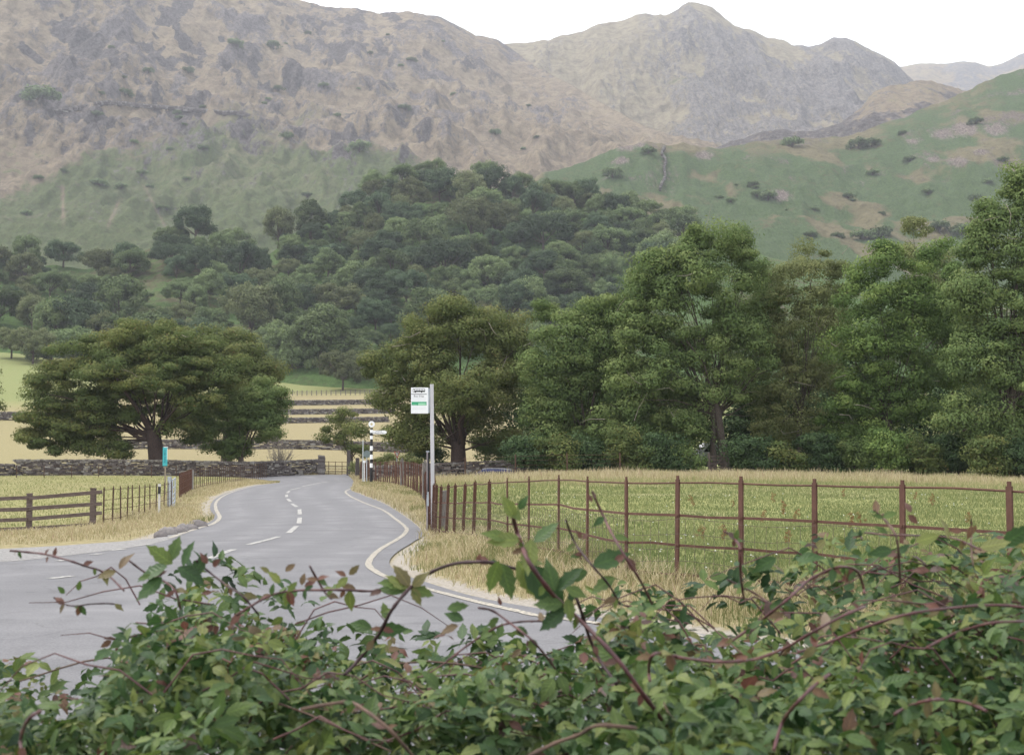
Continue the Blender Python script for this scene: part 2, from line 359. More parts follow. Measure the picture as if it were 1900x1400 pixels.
mb = MB(); paint_strip(mb, [GP(*p) for p in [(655,906),(643,912),(650,920),(672,931),(710,946),(737,965),(753,978),(755,987),(737,1003),(710,1019),(694,1033),(686,1049),(700,1063),(730,1077),(774,1090),(830,1105),(891,1121),(960,1137),(1021,1149)]] + [GD(1300,11.4), GD(1700,10.2), GD(2300,9.3)], .10)
tag(mb.build('edge_line', cream), 'cream painted edge line along the right verge below the iron fence', 'road marking', 'painted lines on the lane')
mb = MB(); paint_strip(mb, [GP(*p) for p in [(519,896),(500,898),(470,903),(440,911),(415,922),(404,933),(404,945),(411,960),(400,972),(372,981),(345,990),(320,999)]], .13)
tag(mb.build('edge_line', cream), 'cream painted edge line curving along the left grass verge', 'road marking', 'painted lines on the lane')
CL = [[(609,894),(585,898),(562,903)],[(559,905),(541,909)],[(539,911),(535,915)],[(534,918),(534,922.5)],[(536,926),(541,931)],[(544,935),(553,941)],[(558,945.5),(558.5,955)],[(559,961),(557,972)],[(553,977),(538,990)],[(520,997),(492,1005),(464,1012)],[(438,1021),(415,1029),(394,1038)],[(310,1052),(285,1058)],[(141,1071),(101,1076)],
 [(286,1011),(256,1014)],[(238,1020),(212,1023)],[(193,1029),(178,1031)],[(130,1041),(115,1043)]]
for i, s_ in enumerate(CL):
    mb = MB(); paint_strip(mb, [GP(*p) for p in s_], .13 if i < 13 else .16)
    far = i < 5
    tag(mb.build('centre_line_dash' if i < 13 else 'junction_dash', white_line),
        ('farthest long white centre line stroke where the lane bends away' if i == 0 else 'small white centre line dash on the far bend of the lane' if far else 'white centre line dash in the middle reach of the lane' if i < 9 else 'long faded white centre line dash on the near part of the lane') if i < 13 else 'short white dash across the mouth of the left side road', 'road marking', 'painted dashes on the lane')
# gravel strewn apron at the mouth of the side road
up_ = resample(np.array([GP(p, r)[:2] for p, r in [(-300,1018),(0,1016),(100,1013),(200,1008),(290,1000),(340,990)]]), 8); lo_ = resample(np.array([GP(p, r)[:2] for p, r in [(-300,1056),(0,1045),(100,1036),(200,1024),(290,1010),(342,994)]]), 8)
tq = np.linspace(0, 1, 8); ax_ = up_[:, None, 0] * (1 - tq) + lo_[:, None, 0] * tq; ay_ = up_[:, None, 1] * (1 - tq) + lo_[:, None, 1] * tq; az_ = G(ax_, ay_) + .0235; ii = np.arange(ax_.size).reshape(ax_.shape)
m, t, o = nodes('gravel'); gn = noise(t, 18, 8, rough=.8); fin(t, o, ramp(t, gn, [(.35, (.13, .125, .125)), (.5, (.21, .205, .20)), (.62, (.33, .32, .31))]), .9, 0, (gn, .6, .02), .1)
tag(link('gravel_apron', npmesh('gravel_apron', np.stack([ax_, ay_, az_], -1).reshape(-1, 3), np.stack([ii[:-1, :-1], ii[1:, :-1], ii[1:, 1:], ii[:-1, 1:]], -1).reshape(-1, 4), 4, m, smooth=True)), 'pale grey gravel spread at the mouth of the left side road', 'gravel', kind='structure')
# thin tar seam across the lane
mb = MB(); paint_strip(mb, [GP(528,983), GP(640,983), GP(750,983)], .05, .0235)
tag(mb.build('seam', plain('pale_seam', (.26, .255, .26), (.2, .2, .2))), 'thin pale seam running straight across the lane', 'road seam', kind='structure')
# kerb boulders by the side road
stone_m, t, o = nodes('field_stone')
sn = noise(t, 6, 6); c = ramp(t, attr(t, 'rnd').outputs['Fac'], [(0, (.10, .09, .095)), (.5, (.20, .185, .185)), (.85, (.30, .285, .28)), (1, (.46, .45, .44))])
c = mixc(t, .75, c, ramp(t, sn, [(.35, (.5, .5, .5)), (.65, (1.25, 1.22, 1.15))]), 'MULTIPLY'); fin(t, o, c, .9, 0, (sn, .4, .03), .15)
def boulder(mb, c, sx, sy, sz, rz):
    n = 10; pts = []; fs = []
    for i in range(5):
        ph = -1.2 + i * .62
        for k_ in range(n):
            th = 2 * math.pi * k_ / n; q = 1 + random.uniform(-.13, .13)
            x, y = math.cos(th) * math.cos(ph) * sx * q, math.sin(th) * math.cos(ph) * sy * q
            pts.append((c[0] + x * math.cos(rz) - y * math.sin(rz), c[1] + x * math.sin(rz) + y * math.cos(rz), c[2] + math.sin(ph) * sz * q))
    for i in range(4):
        for k_ in range(n): fs.append((i * n + k_, i * n + (k_ + 1) % n, (i + 1) * n + (k_ + 1) % n, (i + 1) * n + k_))
    fs += [tuple(range(n))[::-1], tuple(4 * n + k_ for k_ in range(n))]; mb.add(pts, fs)
for i, (px, r) in enumerate([(303,997),(316,993),(330,989),(343,986),(357,983),(369,978)]):
    mb = MB(); mb.cur = .38 + .07 * (i * 3 % 5); c = GP(px, r, .03); boulder(mb, c, .17 + .06 * (i % 3), .14, .13 + .04 * (i % 2), random.random())
    tag(mb.build('kerb_stone', stone_m, loc=c, smooth=True), 'rough grey kerb boulder at the corner of the left verge', 'boulder', 'kerb boulders along the verge corner')
# ------------------------------------------------------------------ fells
HILLS = {}
def hillmat(name, greenc, brownc, rockc, tanc, sc_=1.0, cragk=.62):
    m, t, o = nodes(name)
    sep = t.nodes.new('ShaderNodeSeparateColor'); t.links.new(attr(t, 'mask').outputs['Color'], sep.inputs[0])
    a = noise(t, .07 * sc_, 14, rough=.8); b = noise(t, .30 * sc_, 10, rough=.85, stretch=(1, .45, .6)); c_ = noise(t, .11 * sc_, 10, rough=.85, stretch=(1.6, .35, .5))
    g = ramp(t, b, [(.3, tuple(v * .62 for v in greenc)), (.5, greenc), (.7, tuple(v * 1.3 for v in greenc))])
    br = ramp(t, a, [(.36, tuple(v * .6 for v in brownc)), (.49, brownc), (.58, tanc), (.68, tuple(v * 1.15 for v in tanc))])
    rk = ramp(t, b, [(.36, tuple(v * .42 for v in rockc)), (.5, rockc), (.60, tuple(v * 1.35 for v in rockc)), (.70, tuple(v * 2.0 for v in rockc))])  # dark rock, its darkest stops also painting in the shade of crevices
    f = t.nodes.new('ShaderNodeMath'); f.operation = 'ADD'; t.links.new(sep.outputs[0], f.inputs[0])
    s = t.nodes.new('ShaderNodeMath'); s.operation = 'MULTIPLY_ADD'; t.links.new(a, s.inputs[0]); s.inputs[1].default_value = 2.6; s.inputs[2].default_value = -1.3; t.links.new(s.outputs[0], f.inputs[1]); f.use_clamp = True
    gm = ramp(t, f.outputs[0], [(.35, (0, 0, 0)), (.65, (1, 1, 1))])
    f2 = t.nodes.new('ShaderNodeMath'); f2.operation = 'ADD'; t.links.new(sep.outputs[1], f2.inputs[0]); s2 = t.nodes.new('ShaderNodeMath'); s2.operation = 'MULTIPLY_ADD'; t.links.new(c_, s2.inputs[0]); s2.inputs[1].default_value = 3.2; s2.inputs[2].default_value = -1.6; t.links.new(s2.outputs[0], f2.inputs[1]); f2.use_clamp = True
    rm = ramp(t, f2.outputs[0], [(.42, (0, 0, 0)), (.62, (1, 1, 1))])
    c = mixc(t, gm, br, g)
    f3 = t.nodes.new('ShaderNodeMath'); f3.operation = 'MULTIPLY'; t.links.new(sep.outputs[2], f3.inputs[0]); t.links.new(ramp(t, a, [(.42, (0, 0, 0)), (.6, (1, 1, 1))]), f3.inputs[1])
    c = mixc(t, f3.outputs[0], c, tanc); c = mixc(t, rm, c, rk)
    f4 = t.nodes.new('ShaderNodeMath'); f4.operation = 'MULTIPLY_ADD'; t.links.new(c_, f4.inputs[0]); f4.inputs[1].default_value = 1.8
    f5 = t.nodes.new('ShaderNodeMath'); f5.operation = 'SUBTRACT'; t.links.new(attr(t, 'mask').outputs['Alpha'], f5.inputs[0]); f5.inputs[1].default_value = .9; t.links.new(f5.outputs[0], f4.inputs[2]); f4.use_clamp = True
    c = mixc(t, ramp(t, f4.outputs[0], [(.42, (0, 0, 0)), (.58, (1, 1, 1))]), c, ramp(t, b, [(.38, tuple(v * cragk * .45 for v in rockc)), (.5, tuple(v * cragk for v in rockc)), (.64, tuple(v * cragk * 1.9 for v in rockc))]))
    c = mixc(t, .55, c, ramp(t, b, [(.35, (.55, .55, .56)), (.5, (1, 1, 1)), (.66, (1.3, 1.27, 1.22))]), 'MULTIPLY')
    fin(t, o, c, .95, 0, (b, 1.0, 3.0 / sc_), .08); return m
def hill(name, pxs, base, ridge, db, dr, curve, amp, crag, mat, mask, label, nt_=230, nx=420, rowjit=6, back=.35):
    px = np.linspace(pxs[0], pxs[1], nx); tt_ = np.r_[np.linspace(0, 1, nt_), 1 + np.linspace(.04, back, 14)]
    rb = itp(px, base); rr = itp(px, ridge); d0 = itp(px, db); d1 = itp(px, dr)
    T = tt_[:, None]; PXg = np.broadcast_to(px[None], (len(tt_), nx))
    D = d0 + (d1 - d0) * T; xg = X(PXg, D)
    rr = rr + rowjit * (fbm(px / 26, px * 0 + 3, 5, 11, .6) - .5) * 2
    row = rb + (rr - rb) * np.minimum(T, 1) ** curve
    Z = P(PXg, row, D)[..., 2]
    big = fbm(xg / (D.mean() * .10), D / (D.mean() * .16), 5, 21) - .5
    rid = ridged(xg / (D.mean() * .045), D / (D.mean() * .085), 7, 31) - .55
    fine = ridged(xg / (D.mean() * .014), D / (D.mean() * .03), 5, 37) - .55
    env = np.clip(np.sin(np.clip(T, 0, 1) * math.pi) ** .7, 0, 1)
    Z = Z + amp * (big * 1.4 * env + crag * (.8 * rid + .42 * fine * sm(-.1, .15, rid)) * (env * .9 + .10))
    Z = Z - np.where(T > 1, (T - 1) * (d1 - d0) * .9 + 0 * Z, 0)
    ROWg = ROW(D, Z)
    me = npmesh(name, np.stack([xg, D, Z], -1).reshape(-1, 3), np.stack([(i := np.arange(Z.size).reshape(Z.shape))[:-1, :-1], i[:-1, 1:], i[1:, 1:], i[1:, :-1]], -1).reshape(-1, 4), 4, mat, smooth=True)
    gz = np.gradient(Z, axis=0) / (np.gradient(D, axis=0) + 1e-6); gx = np.gradient(Z, axis=1) / (np.gradient(xg, axis=1) + 1e-6)
    M_ = mask(PXg, ROWg, xg, D, np.hypot(gz, gx), rid)
    ca = me.attributes.new('mask', 'FLOAT_COLOR', 'POINT')
    ca.data.foreach_set('color', np.stack([np.clip(M_[0], 0, 1) + 0 * Z, np.clip(M_[1], 0, 1) + 0 * Z, np.clip(M_[2], 0, 1) + 0 * Z, np.clip(M_[3], 0, 1) + 0 * Z], -1).astype(np.float32).ravel())
    o = tag(link(name, me), label, 'hill', kind='structure')
    HILLS[name] = (px, xg, D, Z, ROWg); return o
def hill_at(name, px, row):
    pxa, xg, D, Z, RG = HILLS[name]; k = int(np.clip(np.searchsorted(pxa, px), 1, len(pxa) - 1)); f = (px - pxa[k - 1]) / (pxa[k] - pxa[k - 1])
    r = RG[:, k - 1] * (1 - f) + RG[:, k] * f; j = np.nonzero(r <= row)[0]; j = max(int(j[0]) if len(j) else len(r) - 15, 1)
    D_ = D[:, k - 1] * (1 - f) + D[:, k] * f; z = Z[:, k - 1] * (1 - f) + Z[:, k] * f
    s = np.clip((r[j - 1] - row) / (r[j - 1] - r[j] + 1e-9), 0, 1); d = D_[j - 1] + (D_[j] - D_[j - 1]) * s
    return np.array([X(px, d), d, z[j - 1] + (z[j] - z[j - 1]) * s])
GREEN, BROWN, ROCK, TAN = (.070, .105, .036), (.185, .150, .112), (.126, .114, .113), (.25, .207, .145)
knoll_m = hillmat('bracken_slope', (.078, .132, .042), (.125, .112, .066), (.12, .100, .09), (.155, .135, .082), 2.2, 1.0)
near_m = hillmat('bracken_slope', (.062, .092, .041), (.125, .112, .066), (.12, .100, .09), (.155, .135, .082), 2.2, 1.15)
fell_m = hillmat('scree_fell', (.082, .108, .046), BROWN, ROCK, TAN, 1.0, .66)
peak_m = hillmat('sun_tinted_grassy_fell', (.082, .10, .048), (.205, .178, .130), (.150, .140, .136), (.275, .24, .17), .8, .80)  # grass and rock tones raised to carry the sunlit look of the peak
far_m = hillmat('far_fell', (.10, .12, .055), (.2, .16, .11), (.12, .115, .12), (.27, .22, .13), .5)

WTOP = [(-700,470),(-200,480),(0,492),(100,492),(160,500),(250,470),(300,452),(380,452),(430,478),(500,470),(530,445),(560,418),(640,404),(700,352),(760,330),(800,322),(860,345),(930,350),(1000,352),(1100,372),(1180,395),(1240,405),(1300,430),(1400,470),(1600,520),(2400,560)]
BBASE = [(-700,700),(0,692),(200,712),(400,735),(600,745),(800,748),(1200,750),(2400,750)]
def mk_knoll(px, row, x, y, sl, rid): 
    n = fbm(x / 30, y / 30, 4, 41); return .55 + .9 * (n - .35), sm(.62, .8, fbm(x / 14, y / 14, 4, 44)) * .5 * sm(520, 400, row), 0 * row, 0 * row
hill('wooded_slope', (-700, 2400), BBASE, WTOP, [(-700,400),(2400,400)], [(-700,560),(500,600),(800,690),(1200,640),(2400,620)], .9, 7, .25, knoll_m, mk_knoll, 'bracken covered lower slope under the hillside wood', rowjit=4)
RG_R = [(700,420),(860,370),(960,342),(1000,327),(1080,300),(1150,276),(1200,266),(1280,268),(1340,276),(1420,262),(1500,256),(1580,252),(1650,230),(1700,212),(1760,188),(1800,168),(1860,145),(1900,132),(2100,80),(2600,30)]
def mk_right(px, row, x, y, sl, rid):
    n = fbm(x / 45, y / 70, 4, 51); rock = sm(.60, .74, fbm(x / 22, y / 30, 4, 53)) * .75 * sm(430, 300, row + 0 * px) + .35 * sm(1550, 1850, px) * sm(320, 200, row) * sm(.45, .6, n)
    g = .95 - .8 * sm(.56, .70, n) - .5 * sm(1480, 1640, px) * sm(235, 190, row + 60 * (n - .5)) * sm(1900, 1780, px) - .25 * sm(.5, .6, fbm(x / 14, y / 20, 4, 57)) - .55 * sm(300, 262, row) * sm(1150, 1300, px) * sm(1720, 1600, px)
    spots = 0 * row
    for a_, b_, r_ in ((1165,272,26),(1310,288,24),(1155,298,20),(1452,362,30),(1760,248,30),(1800,240,34),(1860,240,30),(1785,300,26),(1740,295,18),(1830,282,18),(1415,248,18),(1700,262,16),(840,312,14),(1190,268,14)):
        spots = np.maximum(spots, .75 * np.exp(-(((px - a_) / r_) ** 2 + ((row - b_) / (r_ * .45)) ** 2) * .8))
    return g, rock * .6, .5 * sm(.60, .72, n) + .0, spots
hill('bracken_fell', (700, 2600), [(700,480),(1200,520),(2600,560)], RG_R, [(700,760),(2600,690)], [(700,930),(1300,1050),(1900,1200),(2600,1250)], .85, 18, .9, near_m, mk_right, 'green bracken covered fell on the right with pale rocks')
RG_C = [(1330,275),(1400,255),(1425,245),(1450,243),(1500,246),(1560,232),(1600,205),(1630,172),(1660,160),(1700,150),(1740,150),(1775,158),(1800,165),(1900,170),(2100,200)]
def mk_crag(px, row, x, y, sl, rid):
    n = fbm(x / 40, y / 60, 4, 61); return .12 + .3 * n, .35 + .4 * (rid > .05), .25 + .3 * n, .65 * sm(.0, .12, rid)
hill('brown_crag', (1330, 2100), [(1330,300),(2100,260)], RG_C, [(1330,1120),(2100,1300)], [(1330,1400),(2100,1600)], .8, 14, 1.3, fell_m, mk_crag, 'rounded brown rocky knoll behind the green slope on the right', nt_=150, nx=260)
RG_L = [(-900,-420),(0,-230),(300,-120),(450,-50),(550,0),(600,12),(650,14),(700,24),(760,22),(810,30),(840,45),(880,66),(920,74),(945,90),(975,112),(1000,128),(1060,157),(1130,198),(1200,236),(1280,258),(1330,268),(1380,300),(1450,420),(1600,720)]
def mk_left(px, row, x, y, sl, rid):
    n = fbm(x / 130, y / 230, 5, 71); n2 = fbm(x / 40, y / 90, 4, 73)
    g = .95 - .95 * sm(380, 150, row + 300 * (n - .5)) - .55 * sm(.52, .68, n2) * sm(700, 300, px + row) + .25 * sm(.55, .7, n) * (row < 250)
    g = g - .5 * sm(700, 850, px + 150 * (n - .5))
    rk = .12 + .42 * sm(-.02, .14, rid) * sm(370, 200, row) + .25 * sm(.55, .7, n2) - .25 * sm(800, 1000, px) 
    rk = rk + .35 * sm(.5, .62, fbm(x / 55, y / 38, 5, 77)) * sm(330, 150, row) - .1
    cg = sm(.48, .70, fbm(x / 22, y / 40, 6, 79, .6)) * sm(350, 230, row) * sm(1000, 640, px) * .95 + .35 * sm(.5, .65, fbm(x / 30, y / 50, 4, 83)) * sm(420, 300, row)
    pale = 0 * row
    for (a_, b_), (c2_, d2_), w_ in (((640,165),(720,256),5),((262,345),(308,432),4),((215,372),(195,420),5),((108,345),(112,420),4),((900,190),(1150,270),6),((230,205),(60,330),10)):
        l2 = (c2_ - a_) ** 2 + (d2_ - b_) ** 2; tt2 = np.clip(((px - a_) * (c2_ - a_) + (row - b_) * (d2_ - b_)) / l2, 0, 1)
        pale = np.maximum(pale, np.exp(-(((px - a_ - tt2 * (c2_ - a_)) ** 2 + (row - b_ - tt2 * (d2_ - b_)) ** 2) / w_ ** 2)))
    g = g - .45 * pale
    return g, rk, .45 * pale + .12 + .6 * sm(.5, .68, fbm(x / 60, y / 160, 4, 75)) * sm(420, 200, row) + .25 * sm(130, 60, row), cg
hill('scree_fellside', (-900, 1600), [(-900,560),(0,540),(500,520),(1300,480),(1600,760)], RG_L, [(-900,760),(1600,850)], [(-900,1700),(500,2000),(950,2100),(1300,1500),(1600,1300)], .95, 46, 1.15, fell_m, mk_left, 'steep brown and purple scree fell filling the left background', nt_=330, nx=620, rowjit=4)
RG_P = [(700,130),(850,100),(930,82),(985,79),(1020,77),(1045,66),(1080,60),(1110,46),(1150,42),(1180,30),(1240,27),(1265,17),(1283,4),(1305,5),(1330,14),(1352,34),(1370,48),(1400,56),(1430,70),(1460,74),(1480,84),(1510,88),(1535,80),(1555,70),(1580,70),(1605,80),(1625,92),(1650,104),(1672,118),(1700,150),(1760,190),(2000,260)]
def mk_peak(px, row, x, y, sl, rid):
    n = fbm(x / 200, y / 350, 5, 81); g = .15 + .8 * sm(.56, .7, n) * sm(60, 160, row); 
    return g, .10 + .38 * sm(0, .14, rid) * sm(1150, 1350, px) + .3 * sm(1450, 1650, px) + .25 * sm(.02, .14, rid), .35 * sm(1400, 1050, px) + .35 * sm(100, 50, row) * sm(1250, 1150, px), .78 * sm(.50, .72, fbm(x / 60, y / 100, 6, 85, .6)) * sm(1080, 1300, px) * sm(300, 200, row) + .5 * sm(1500, 1640, px)  # tan towards the left skyline paints sun patches into the grass colour
hill('rocky_peak', (700, 2000), [(700,330),(1300,340),(2000,330)], RG_P, [(700,1700),(2000,1700)], [(700,2300),(1300,2450),(2000,2600)], .8, 58, 1.1, peak_m, mk_peak, 'high rocky peak with grass coloured paler as if sunlit, at the head of the valley', nt_=300, nx=420, rowjit=4)
RG_F = [(1500,150),(1640,130),(1690,121),(1720,118),(1770,117),(1800,112),(1820,114),(1845,123),(1870,120),(1890,110),(1910,100),(1960,90),(2200,110)]
hill('distant_ridge', (1500, 2300), [(1500,240),(2300,240)], RG_F, [(1500,3200),(2300,3200)], [(1500,3900),(2300,3900)], .8, 40, .6, far_m, lambda px, row, x, y, sl, rid: (.25 + 0 * row, .25 + .4 * (rid > .05), .2 + 0 * row, .4 + 0 * row), 'faint distant ridge beyond the peak at far right', nt_=90, nx=160, rowjit=3)
# ------------------------------------------------------------------ dry stone walls
wall_m, t, o = nodes('dry_stone')
sn = noise(t, 9, 6); c = ramp(t, attr(t, 'rnd').outputs['Fac'], [(0, (.07, .06, .062)), (.4, (.115, .10, .102)), (.75, (.165, .15, .15)), (1, (.30, .29, .28))])
c = mixc(t, .7, c, ramp(t, sn, [(.35, (.55, .55, .5)), (.65, (1.2, 1.18, 1.1))]), 'MULTIPLY'); fin(t, o, c, .95, 0, (sn, .4, .03), .1)
def stone_wall(path, h, th, sl, sh, label, group, name='dry_stone_wall', zf=None):
    """path: list of world xyz; courses of separate stones and upright cope stones"""
    pts = resample(np.array(path, float), 8) if len(path) > 2 else np.array(path, float)
    seg = np.r_[0, np.cumsum(np.hypot(*(np.diff(pts[:, :2], axis=0)).T))]; L = seg[-1]
    mb = MB(); nco = max(2, int(h / sh)); mb.cur = 0
    def at(s): return np.array([np.interp(s, seg, pts[:, i]) for i in range(3)])
    for j in range(nco):
        z = h * (j + .5) / nco; bat = th * (1 - .3 * j / nco); s = random.uniform(0, sl)
        while s < L:
            l = sl * random.uniform(.3, 1.3); p = at(min(s + l / 2, L)); q = at(min(s + l / 2 + .5, L)); q0 = at(max(s + l / 2 - .5, 0))
            rz = math.atan2(*(q - q0)[:2][::-1]); mb.cur = random.random() ** 1.5
            mb.box((p[0], p[1], p[2] + z + random.uniform(-.3, .3) * sh), l * .97, bat * random.uniform(.88, 1.08), h / nco * random.uniform(.6, 1.3), rz + random.uniform(-.06, .06), jit=sh * .22); s += l
    s = 0
    while s < L:
        l = sl * random.uniform(.35, .6); p = at(min(s + l / 2, L)); q = at(min(s + .6, L)); q0 = at(max(s - .2, 0)); mb.cur = .45 + .5 * random.random()
        mb.box((p[0], p[1], p[2] + h + sh * .45), l * .95, th * .8, sh * random.uniform(.8, 1.4), math.atan2(*(q - q0)[:2][::-1]), jit=sh * .16); s += l
    o = mb.build(name, wall_m, loc=pts[len(pts) // 2]); return tag(o, label, 'stone wall', group)
WG = 'dry stone walls of the valley'
def gpath(l, dz=-.15): return [GD(p, d, dz) for p, d in l]
stone_wall(gpath([(-420,110),(-200,112.5),(28,113.2)]), 1.0, .7, .42, .14, 'short lower stretch of dry stone wall at the far left behind the timber fence', WG)
stone_wall(gpath([(28,113.6),(150,114.2),(300,115.5),(450,118.5),(520,121),(594,122.5)]), 1.35, .7, .38, .13, 'long dry stone wall behind the left field, in front of the spreading tree', WG)
# gate pillars of stone
def pillar(px, d, h, wd, label):
    c = GD(px, d); mb = MB()
    for j in range(9): mb.cur = .3 + .6 * random.random(); mb.box((c[0], c[1], c[2] + h * (j + .5) / 9), wd * random.uniform(.9, 1.08), wd * random.uniform(.9, 1.05), h / 9 * .98, random.uniform(-.1, .1), jit=.03)
    mb.cur = .8; mb.box((c[0], c[1], c[2] + h + .06), wd * .9, wd * .8, .14, .2, jit=.04); tag(mb.build('stone_gate_pillar', wall_m, loc=c), label, 'gate pillar')
pillar(598, 122, 1.55, .62, 'rough stone pillar at the end of the long wall, left of the metal field gate')
stone_wall(gpath([(180,176),(400,178),(560,180),(690,178),(800,172)]), 1.15, .7, .55, .19, 'dry stone wall crossing the straw field just behind the metal gate', WG)
for i, (r, pa, lab) in enumerate([(784, (470, 720), 'lowest of the three thin walls stepping up the pale fields left of the bus stop'), (768, (480, 730), 'middle one of the three thin walls stepping up the pale fields left of the bus stop'), (751, (485, 740), 'topmost of the three thin walls stepping up the pale fields left of the bus stop')]):
    stone_wall([GP(p, r + (p - 600) * -.012) for p in np.linspace(pa[0], pa[1], 4)], .85 + .1 * i, .7, .7, .2, lab, WG)
stone_wall([GP(p, 779) for p in (-120, -20, 45, 110)], 1.3, .8, .8, .24, 'thin stone wall at the far left edge beside the spreading tree', WG)
stone_wall(gpath([(690,109.5),(760,107.5),(900,106.8),(1010,107)]), 1.15, .7, .45, .15, 'low dark dry stone wall behind the car, running under the broad oak', WG)
# walls on the fells
def fellwall(hn, pts, h, sl, label):
    P_ = [hill_at(hn, *p) for p in pts]; stone_wall([p - np.array([0, 0, .5]) for p in P_], h, h * .7, sl, sl * .35, label, 'old walls on the fells')
fellwall('bracken_fell', [(1237,276),(1231,288),(1238,300),(1235,315),(1237,330),(1230,345),(1227,354)], 2.2, 2.6, 'pale stone wall snaking down the green fell slope above the wood')
fellwall('scree_fellside', [(90,212),(140,203),(190,194),(260,200),(330,205),(400,212),(440,214),(500,232)], 3.0, 4, 'dark stone wall contouring across the middle of the left fell')

# ------------------------------------------------------------------ fences
rust, t, o = nodes('rusty_iron')
rn = noise(t, 14, 8); c = ramp(t, rn, [(.3, (.07, .032, .026)), (.5, (.090, .042, .030)), (.66, (.135, .070, .050)), (.78, (.26, .2, .17))])
c = mixc(t, .5, c, ramp(t, noise(t, 1.1, 4), [(.3, (.065, .032, .024)), (.7, (.11, .055, .038))])); fin(t, o, c, .8, .1, (rn, .3, .004), .3)
rust_dark = plain('old_iron', (.095, .055, .036), (.055, .035, .028), 12, .85)
wire_m = plain('galvanised_wire', (.12, .09, .07), (.07, .055, .045), 20, .6, .3)
wood_m = plain('weathered_timber', (.13, .10, .088), (.085, .062, .056), 5, .9, 0, .4, (1, 1, 9), (.25, .23, .22))
grey_wood = plain('grey_timber', (.16, .145, .135), (.09, .08, .075), 6, .9, 0, .4, (9, 9, 1), (.25, .24, .23))
galv = plain('galvanised_steel', (.42, .45, .48), (.3, .33, .37), 7, .45, .5)
dark_metal = plain('dark_metal', (.05, .052, .055), (.03, .03, .032), 12, .5, .3)
def estate_fence(fpts, label, group, mat_, post_w=.056, mesh=False, hh=1.19, rails=(1.16, .81, .49, .18), lean=.03, round_top=True, ext=0, name='iron_fence', leanf=None, thin=False):
    """fpts: ground points of the posts (world xyz)"""
    N = len(fpts); root = empty(name, fpts[N // 2], label, 'fence', group); tops = []
    def dirn(i):
        a = fpts[max(i - 1, 0)][:2]; b = fpts[min(i + 1, N - 1)][:2]; v = b - a; v /= np.linalg.norm(v); return v
    offs = []
    for i, p in enumerate(fpts):
        v = dirn(i); ln = random.uniform(-lean, lean) if leanf is None else leanf(i); l2 = random.uniform(-lean, lean) * .6
        top = np.array([v[0] * ln - v[1] * l2, v[1] * ln + v[0] * l2, 1.0]); offs.append((v, top))
        mb = MB(); a = p + np.array([0, 0, -.25]); b = p + top * (hh + random.uniform(-.01, .015))
        ax = np.array([v[0], v[1], 0]); ay = np.array([-v[1], v[0], 0]); az = (b - a) / np.linalg.norm(b - a)
        th_ = (.022 if p[1] < 24 else .06) if not thin else .03; mb.frame((a + b) / 2, ax, ay, az, post_w, th_, np.linalg.norm(b - a)); mb.frame(b + az * .02, ax, ay, az, post_w * .62, .016, .04)
        # thin rivet stubs where the rails pass
        for r in rails[1:]: mb.frame(p + top * r + ay * .012, ax, ay, az, post_w * .5, .016, post_w * .4)
        mb.build('post', mat_, root)
    for k, r in enumerate(rails):
        mb = MB(); pts = []
        for i, p in enumerate(fpts):
            v, top = offs[i]; q = p + top * r + np.array([0, 0, random.uniform(-.008, .008)]); pts.append(q + np.array([v[1], -v[0], 0]) * .010)
            if i < N - 1:
                nxt = fpts[i + 1] + offs[i + 1][1] * r; mid = (q + nxt) / 2 + np.array([0, 0, random.uniform(-.018, .012)]); pts.append(mid + np.array([v[1], -v[0], 0]) * .010)
        if k == 0 and round_top: mb.tube(pts, .011, 6)
        else:
            for i in range(len(pts) - 1): mb.bar(pts[i], pts[i + 1], .009, .027 if not thin else .018)
        mb.build('top_rail' if k == 0 else 'rail', mat_, root)
    if mesh:
        mb = MB(); cum = [0]
        for i in range(N - 1): cum.append(cum[-1] + np.linalg.norm(fpts[i + 1] - fpts[i]))
        def pt(s, h):
            i = min(int(np.searchsorted(cum, s, 'right')) - 1, N - 2); f = (s - cum[i]) / (cum[i + 1] - cum[i]); p = fpts[i] * (1 - f) + fpts[i + 1] * f; v = offs[i][0]
            wv = .02 * math.sin(s * 3.1) ; return p + np.array([-v[1] * .03, v[0] * .03, h + wv])
        hs = [.76, .60, .45, .31, .18, .07]
        for h in hs:
            mb.tube([pt(s, h) + np.array([0, 0, random.uniform(-.006, .006)]) for s in np.arange(0, cum[-1], .17)], .0026, 3, False)
        s = .1
        while s < cum[-1]:
            mb.tube([pt(min(s + random.uniform(-.012, .012), cum[-1]), h) for h in hs], .0023, 3, False); s += .15
        mb.build('wire_mesh', wire_m, root)
    return root
def along(pts, n=None, step=None):
    """ground points along (px,d) path, curved"""
    xy = resample(np.array([[X(p, d), d] for p, d in pts]), 10); seg = np.r_[0, np.cumsum(np.hypot(*np.diff(xy, axis=0).T))]
    n = n or int(seg[-1] / step) + 1; s = np.linspace(0, seg[-1], n); s[1:-1] += np.random.default_rng(n).uniform(-.06, .06, n - 2)
    x, y = np.interp(s, seg, xy[:, 0]), np.interp(s, seg, xy[:, 1]); return [np.array([a, b, c]) for a, b, c in zip(x, y, G(x, y))]
def leanR(i):
    px = FENCE_R[i][0]; return .24 * sm(960, 850, px) * -1 + random.uniform(-.025, .025)
estate_fence([GD(*p) for p in FENCE_R], 'rust red iron estate fence with wire netting sweeping across the right foreground', 'rusty iron fences', rust, mesh=True, leanf=leanR)
estate_fence(along(FENCE_R2[:5], step=.42), 'rusty iron fence run seen end on, closely packed behind the bus stop pole', 'rusty iron fences', rust, lean=.22, hh=1.2)
